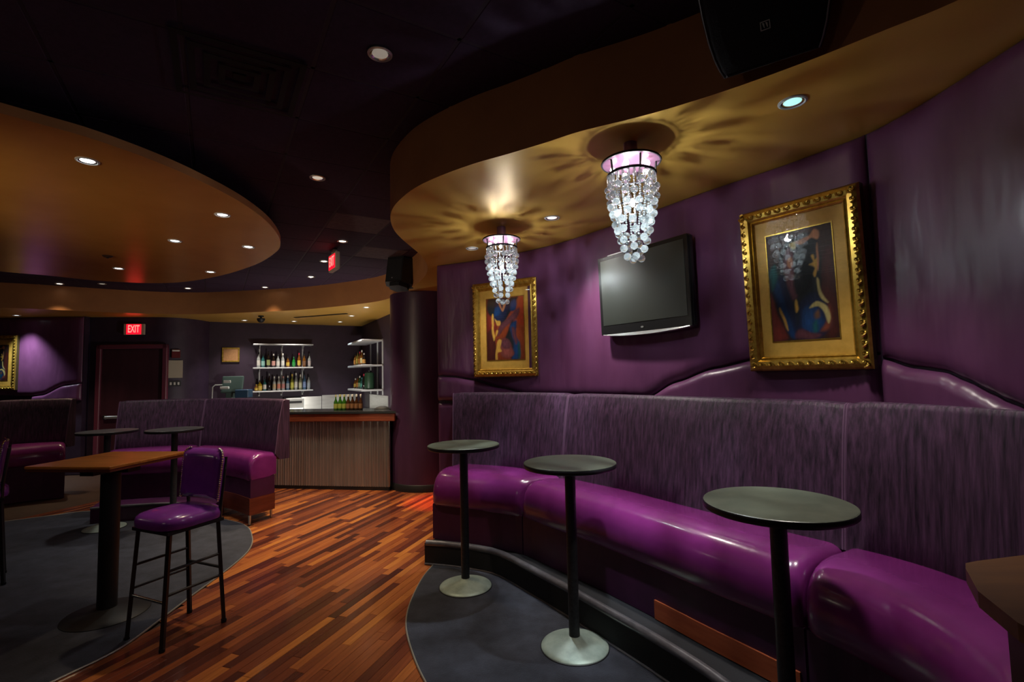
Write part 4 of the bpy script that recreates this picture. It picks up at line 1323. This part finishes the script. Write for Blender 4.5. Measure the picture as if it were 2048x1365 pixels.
for k in range(4):
    a, b = .29 - k * .065, .29 - k * .065 - .03
    mb = MB()
    for q in range(4):
        R_ = Matrix.Rotation(q * PI / 2, 4, 'Z')
        mb.add([(-a, -a, -.004), (a, -a, -.004), (b, -b, .012 - .02), (-b, -b, .012 - .02)], [(0, 1, 2, 3)], mx=R_)
        mb.add([(-a, -a, .0), (a, -a, .0), (a, -a, -.004), (-a, -a, -.004)], [(0, 1, 2, 3)], mx=R_)
    mb.build('louvre', 'vent', o)
MB().box((0, 0, .008), (.06, .06, .01)).build('core', 'vent', o)
o = thing('linear_diffuser', 'long thin dark slot diffuser in the soffit over the bar', 'vent', (-3.65, 9.40, SOFF - .009), math.atan2(-.43, 1.15))
MB().box((0, .02, 0), (1.25, .012, .008)).build('lip', 'black_metal', o)
MB().box((0, -.02, 0), (1.25, .012, .008)).build('lip', 'black_metal', o)
MB().box((0, 0, .003), (1.25, .03, .002)).build('slot', 'black', o)
o = thing('security_camera', 'small black dome camera hanging from the soffit above the bar shelves', 'camera', (-4.721, 9.278, SOFF))
MB().lathe([(.05, 0), (.05, -.02), (.02, -.025), (.02, -.05)], n=20).build('mount', 'black', o)
MB().lathe([(.07, -.05), (.07, -.075), (.06, -.10), (.035, -.125), (0, -.135)], n=20).build('dome', 'black', o)

# ------------------------------------------------------------------ bar
fd = Vector((.9856, -.17)); bk = Vector((.17, .9856))
BR = Vector((-1.77, 7.085))
bang = math.atan2(fd.y, fd.x)
bar = thing('bar_counter', 'bar counter with ribbed steel front, wooden apron and dark top', 'bar', (BR.x, BR.y, 0), bang)
LB = 3.0
rings = []
NF = 460
mb = MB()
vs = []
for k in range(NF + 1):
    x = -LB + LB * k / NF
    y = .011 * math.cos(2 * PI * x / .037)
    vs += [(x, y, .05), (x, y, .975)]
mb.add(vs, [(2 * k, 2 * k + 2, 2 * k + 3, 2 * k + 1) for k in range(NF)], 0, True)
mb.build('ribbed_front', 'corrugated', bar)
MB().box((-LB / 2, .02, .025), (LB, .04, .05)).build('kick_plate', 'black', bar)
MB().box((-LB / 2 - .09, .30, .55), (LB - .18, .5, 1.0)).build('carcass', 'black', bar)
MB().box((.006, .012, .52), (.012, .05, .93)).build('corner_trim', 'steel', bar)
MB().box((-LB / 2 + .055, -.035, 1.03), (LB + .11, .05, .11), bev=.006).build('apron', 'wood_apron', bar)
MB().prism([(-LB, -.07), (.135, -.07), (.02, .05), (-.10, .23), (-.148, .42), (-.145, .61), (-LB, .61)], 1.085, 1.115).build('countertop', 'counter', bar)


def bottle(name, x, y, z, h, r, glass, lab_c, cap_c, label, group, neck=.36, cat='bottle'):
    t = thing(name, label, cat, (x, y, z), 0, group)
    b = h * (1 - neck)
    MB().lathe([(0, 0), (r * .92, 0), (r, .006), (r, b * .86), (r * .86, b * .96), (r * .42, b + (h - b) * .28), (r * .33, b + (h - b) * .45), (r * .33, h * .95), (0, h * .95)], n=14).build('glass_body', bottle_glass(glass), t)
    if lab_c: MB().lathe([(r * 1.015, b * .22), (r * 1.02, b * .24), (r * 1.02, b * .72), (r * 1.015, b * .74)], n=14).build('paper_label', flat(tuple(v * .62 for v in lab_c)), t)
    MB().lathe([(r * .38, h * .86), (r * .40, h * .87), (r * .40, h * .985), (r * .30, h), (0, h)], n=10).build('cap', flat(cap_c), t)
    return t


ORD = ['first', 'second', 'third', 'fourth', 'fifth', 'sixth', 'seventh', 'eighth', 'ninth', 'tenth', 'eleventh', 'twelfth', 'thirteenth']
# wall shelves behind the bar
def shelf_unit(label, p0, ang, length, depth, zs, posts, zp):
    u = thing('shelf_unit', label, 'shelf', (p0.x, p0.y, 0), ang)
    for z in zs:
        MB().box((length / 2, -depth / 2 - .02, z - .0125), (length, depth, .025), bev=.004).build('shelf_board', 'shelf_white', u)
        for x in posts:
            mb = MB()
            mb.add([(x - .006, -.02, z - .032), (x - .006, -depth * .8, z - .032), (x - .006, -.02, z - .10), (x + .006, -.02, z - .032), (x + .006, -depth * .8, z - .032), (x + .006, -.02, z - .10)], [(0, 1, 2), (5, 4, 3), (0, 3, 4, 1), (1, 4, 5, 2), (2, 5, 3, 0)])
            mb.build('bracket', 'shelf_white', u)
    for x in posts:
        MB().box((x, -.012, (zp[0] + zp[1]) / 2), (.028, .024, zp[1] - zp[0])).build('upright', 'shelf_white', u)
    return u


p0 = bar_pt(.83, .0)
shelf_unit('white wall shelves with two rows of liquor bottles behind the bar', p0, BANG, 1.16, .28, (2.345, 1.85, 1.36), (.13, .56, .98), (1.25, 2.36))
CLR = (.55, .58, .56); GRN = (.02, .12, .04); AMB = (.28, .10, .015); DRK = (.02, .012, .010); BLU = (.10, .22, .38); TEALG = (.04, .20, .20)
WHT = (.75, .72, .66); YLW = (.72, .5, .08); ORG = (.65, .26, .05); PNK = (.6, .3, .26); BLKC = (.01, .01, .012); REDC = (.45, .02, .05); GLD = (.5, .34, .08)
TOPROW = [(516, 30, CLR, WHT, BLKC, 'clear white labelled'), (524.5, 27, TEALG, (.3, .55, .5), BLKC, 'teal'), (535, 32, DRK, (.3, .34, .12), BLKC, 'dark green labelled'), (545, 27, DRK, PNK, WHT, 'dark pink labelled'), (554, 26, CLR, WHT, BLKC, 'pale'), (563.6, 28, CLR, (.8, .8, .76), WHT, 'bright white labelled'), (574, 21, AMB, YLW, BLKC, 'short amber'), (586, 21, (.02, .30, .05), (.04, .35, .08), GRN, 'short green'), (597, 29, AMB, YLW, REDC, 'red topped yellow labelled'), (608, 27, AMB, (.25, .12, .06), BLKC, 'brown'), (619, 27, CLR, (.6, .5, .5), BLKC, 'clear grey labelled')]
LOWROW = [(512, 13, AMB, YLW, YLW, 'very short yellow'), (518.5, 21, (.45, .30, .02), YLW, BLKC, 'squat yellow'), (528, 26, TEALG, WHT, BLKC, 'teal white labelled'), (537, 34, DRK, None, (.25, .25, .25), 'tall dark'), (547, 28, CLR, (.5, .36, .2), WHT, 'tan labelled'), (556, 28, CLR, (.65, .22, .14), WHT, 'orange red labelled'), (565, 28, CLR, (.55, .22, .2), PNK, 'pink topped'), (574, 29, BLU, (.32, .36, .42), WHT, 'bluish'), (583, 32, (.4, .4, .06), (.6, .58, .1), YLW, 'tall yellow green'), (591, 34, CLR, WHT, WHT, 'tall clear white capped'), (600, 31, (.45, .46, .3), (.6, .6, .4), WHT, 'pale lemon'), (608.5, 34, BLU, (.25, .34, .6), BLKC, 'tall blue labelled'), (617.5, 29, CLR, (.4, .45, .5), BLKC, 'clear silver labelled')]
for row, z, nm in ((TOPROW, 2.345 - .495, 'upper'), (LOWROW, 1.36, 'lower')):
    for k, (px, hp, g, lc, cc, word) in enumerate(row):
        s = .80 + (px - 508) / 120 * 1.157 + .06
        p = bar_pt(s, .17)
        h = hp / 990 * 10.6 * 1.0
        r = .034 if 'squat' not in word else .045
        bottle('liquor_bottle', p.x, p.y, z, h, r, g, lc, cc, '%s bottle, %s from the left on the %s shelf behind the bar' % (word, ORD[k], nm), 'bottles on the bar shelves')
# side shelves
sd = (Vector((-2.35, 9.47)) - Vector((-3.53, 11.6))).normalized(); sn = Vector((sd.y, -sd.x))
if sn.x > 0: sn = -sn
q1 = Vector((-2.56, 9.85)) - sd * 1.40
u = thing('shelf_unit', 'white side shelves on the right wall of the bar', 'shelf', (q1.x, q1.y, 0), math.atan2(sd.y, sd.x))
ly = 1 if Vector((-math.sin(math.atan2(sd.y, sd.x)), math.cos(math.atan2(sd.y, sd.x)))).dot(sn) > 0 else -1
for z in (2.345, 1.85, 1.36):
    MB().box((.70, ly * .225, z - .018), (1.40, .41, .036), bev=.004).build('shelf_board', 'shelf_white', u)
for x in (.35, .95, 1.36):
    MB().box((x, ly * .012, 1.80), (.03, .024, 1.12)).build('upright', 'shelf_white', u)
SIDE = [(.18, 1.85, .26, AMB, ORG, BLKC, 'amber orange labelled'), (.42, 1.85, .31, (.30, .22, .04), YLW, BLKC, 'tall gold'), (.62, 1.85, .29, AMB, ORG, REDC, 'red capped amber'), (.82, 1.85, .31, AMB, (.7, .6, .3), WHT, 'cream labelled'), (1.02, 1.85, .24, DRK, (.5, .25, .06), WHT, 'white topped dark'),
        (.18, 1.36, .22, AMB, YLW, WHT, 'short amber'), (.42, 1.36, .27, AMB, ORG, BLKC, 'brown orange labelled'), (.62, 1.36, .27, GRN, (.3, .4, .2), WHT, 'green pale labelled'), (.82, 1.36, .24, TEALG, (.1, .45, .35), TEALG, 'teal green'), (1.0, 1.36, .31, DRK, None, REDC, 'dark red necked')]
for k, (x, z, h, g, lc, cc, word) in enumerate(SIDE):
    p = q1 + sd * x + sn * .30
    bottle('liquor_bottle', p.x, p.y, z, h, .036, g, lc, cc, '%s bottle on the %s side shelf, %s from its far end' % (word, 'upper' if z > 1.5 else 'lower', ORD[k % 5]), 'bottles on the bar shelves')
p = q1 + sd * 1.22 + sn * .24
o = thing('drink_dispenser', 'dark green container standing at the near end of the lower side shelf', 'container', (p.x, p.y, 1.36))
MB().lathe([(0, 0), (.09, 0), (.095, .02), (.095, .30), (.08, .33), (0, .33)], n=20).build('body', flat((.02, .06, .03)), o)
MB().lathe([(.04, .33), (.04, .37), (0, .38)], n=14).build('lid', 'black', o)

# back counter with steel splash
def bar_obj(s, off, z): q = bar_pt(s, off); return (q.x, q.y, z)
o = thing('back_counter', 'steel back counter and splash panels along the wall behind the bar', 'counter', (BW.x, BW.y, 0), BANG)
MB().box((1.65, -.30, .44), (2.8, .56, .86)).build('cabinet', 'black', o)
MB().box((1.65, -.31, .89), (2.84, .60, .04), bev=.005).build('worktop', 'steel', o)
MB().box((1.83, -.008, 1.055), (.76, .012, .29)).build('splash_panel', 'steel', o)
MB().box((2.60, -.008, 1.065), (.76, .012, .31)).build('splash_panel', 'steel', o)
q = q1 + sd * .1
o2 = thing('side_counter', 'steel side counter and splash under the side shelves of the bar', 'counter', (q1.x, q1.y, 0), math.atan2(sd.y, sd.x))
MB().box((1.0, ly * .30, .44), (1.5, .54, .86)).build('cabinet', 'black', o2)
MB().box((1.0, ly * .30, .89), (1.54, .58, .04), bev=.005).build('worktop', 'steel', o2)
MB().box((1.0, ly * .008, 1.07), (1.5, .012, .32)).build('splash_panel', 'steel', o2)
# till and printer
x, y, z = bar_obj(.42, .33, .91)
o = thing('till', 'green grey till with receipt paper at the left end behind the bar', 'till', (x, y, z), BANG - .5)
MB().box((0, 0, .10), (.46, .36, .20), bev=.01).build('cash_drawer', 'black_metal', o)
MB().box((0, .02, .36), (.14, .12, .34), bev=.01).build('stand', 'pos_green', o)
MB().box((0, 0, 0), (.42, .05, .34), mx=Matrix.Translation((.05, .0, .60)) @ Matrix.Rotation(-.2, 4, 'X'), bev=.012).build('screen_case', 'pos_green', o)
MB().box((0, 0, 0), (.36, .006, .28), mx=Matrix.Translation((.05, -.03, .60)) @ Matrix.Rotation(-.2, 4, 'X')).build('screen', 'white_plastic' if False else 'pos_green', o)
MB().box((-.02, -.07, .66), (.14, .02, .05), bev=.004).build('receipt_paper', 'white_plastic', o)
MB().box((-.05, -.10, .54), (.17, .05, .05), bev=.008).build('card_reader', 'white_plastic', o)
MB().tube([(-.34, -.02, .20), (-.33, -.02, .56), (-.28, -.02, .60), (-.12, -.02, .60)], .011, 8).build('handle', 'white_plastic', o)
MB().box((.30, -.05, .42), (.26, .2, .16), bev=.012).build('printer', 'pos_blue', o)
x, y, z = bar_obj(1.62, .30, .91)
o = thing('receipt_printer', 'white boxy machine with a dark slot on the counter behind the bar', 'printer', (x, y, z), BANG)
MB().box((0, 0, .14), (.34, .26, .28), bev=.012).build('housing', 'white_plastic', o)
MB().box((0, -.132, .20), (.26, .006, .05)).build('slot', 'black', o)
MB().box((0, -.14, .06), (.30, .02, .03)).build('tray', 'steel', o)
# bar mats / cloth heaps
for (px_, w_, lb) in ((-.98, .16, 'small dark folded bar mat on the counter left of the beer bottles'), (-.28, .26, 'dark cloth heap on the counter right of the beer bottles')):
    c = BR + fd * px_ + bk * .40
    MBm = MB().lathe([(0, .045), (w_ * .2, .042), (w_ * .38, .025), (w_ * .5, .004), (w_ * .5, 0), (0, 0)], n=14, mx=Matrix.Diagonal((1, .6, 1, 1)))
    tag(MBm.build('bar_cloth', 'bag_dark', None, (c.x, c.y, 1.115), (0, 0, bang)), lb, 'cloth')
# beer bottles on the counter
k = 0
for row, cnt, off in ((0, 7, 0.0), (1, 6, .033)):
    for j in range(cnt):
        fx = -.99 + off + j * .0665 + .06
        c = BR + fd * fx + bk * (.20 + row * .075)
        green = j < 3
        bottle('beer_bottle', c.x, c.y, 1.115, .232, .0295, (.05, .22, .02) if green else (.10, .035, .012), ((.55, .6, .12) if green else (.42, .2, .09)), ((.5, .46, .2) if green else (.75, .72, .7)),
               '%s beer bottle, %s from the left in the %s row on the bar counter' % ('green' if green else 'brown', ORD[j], 'front' if row == 0 else 'back'), 'beer bottles on the bar', neck=.42)
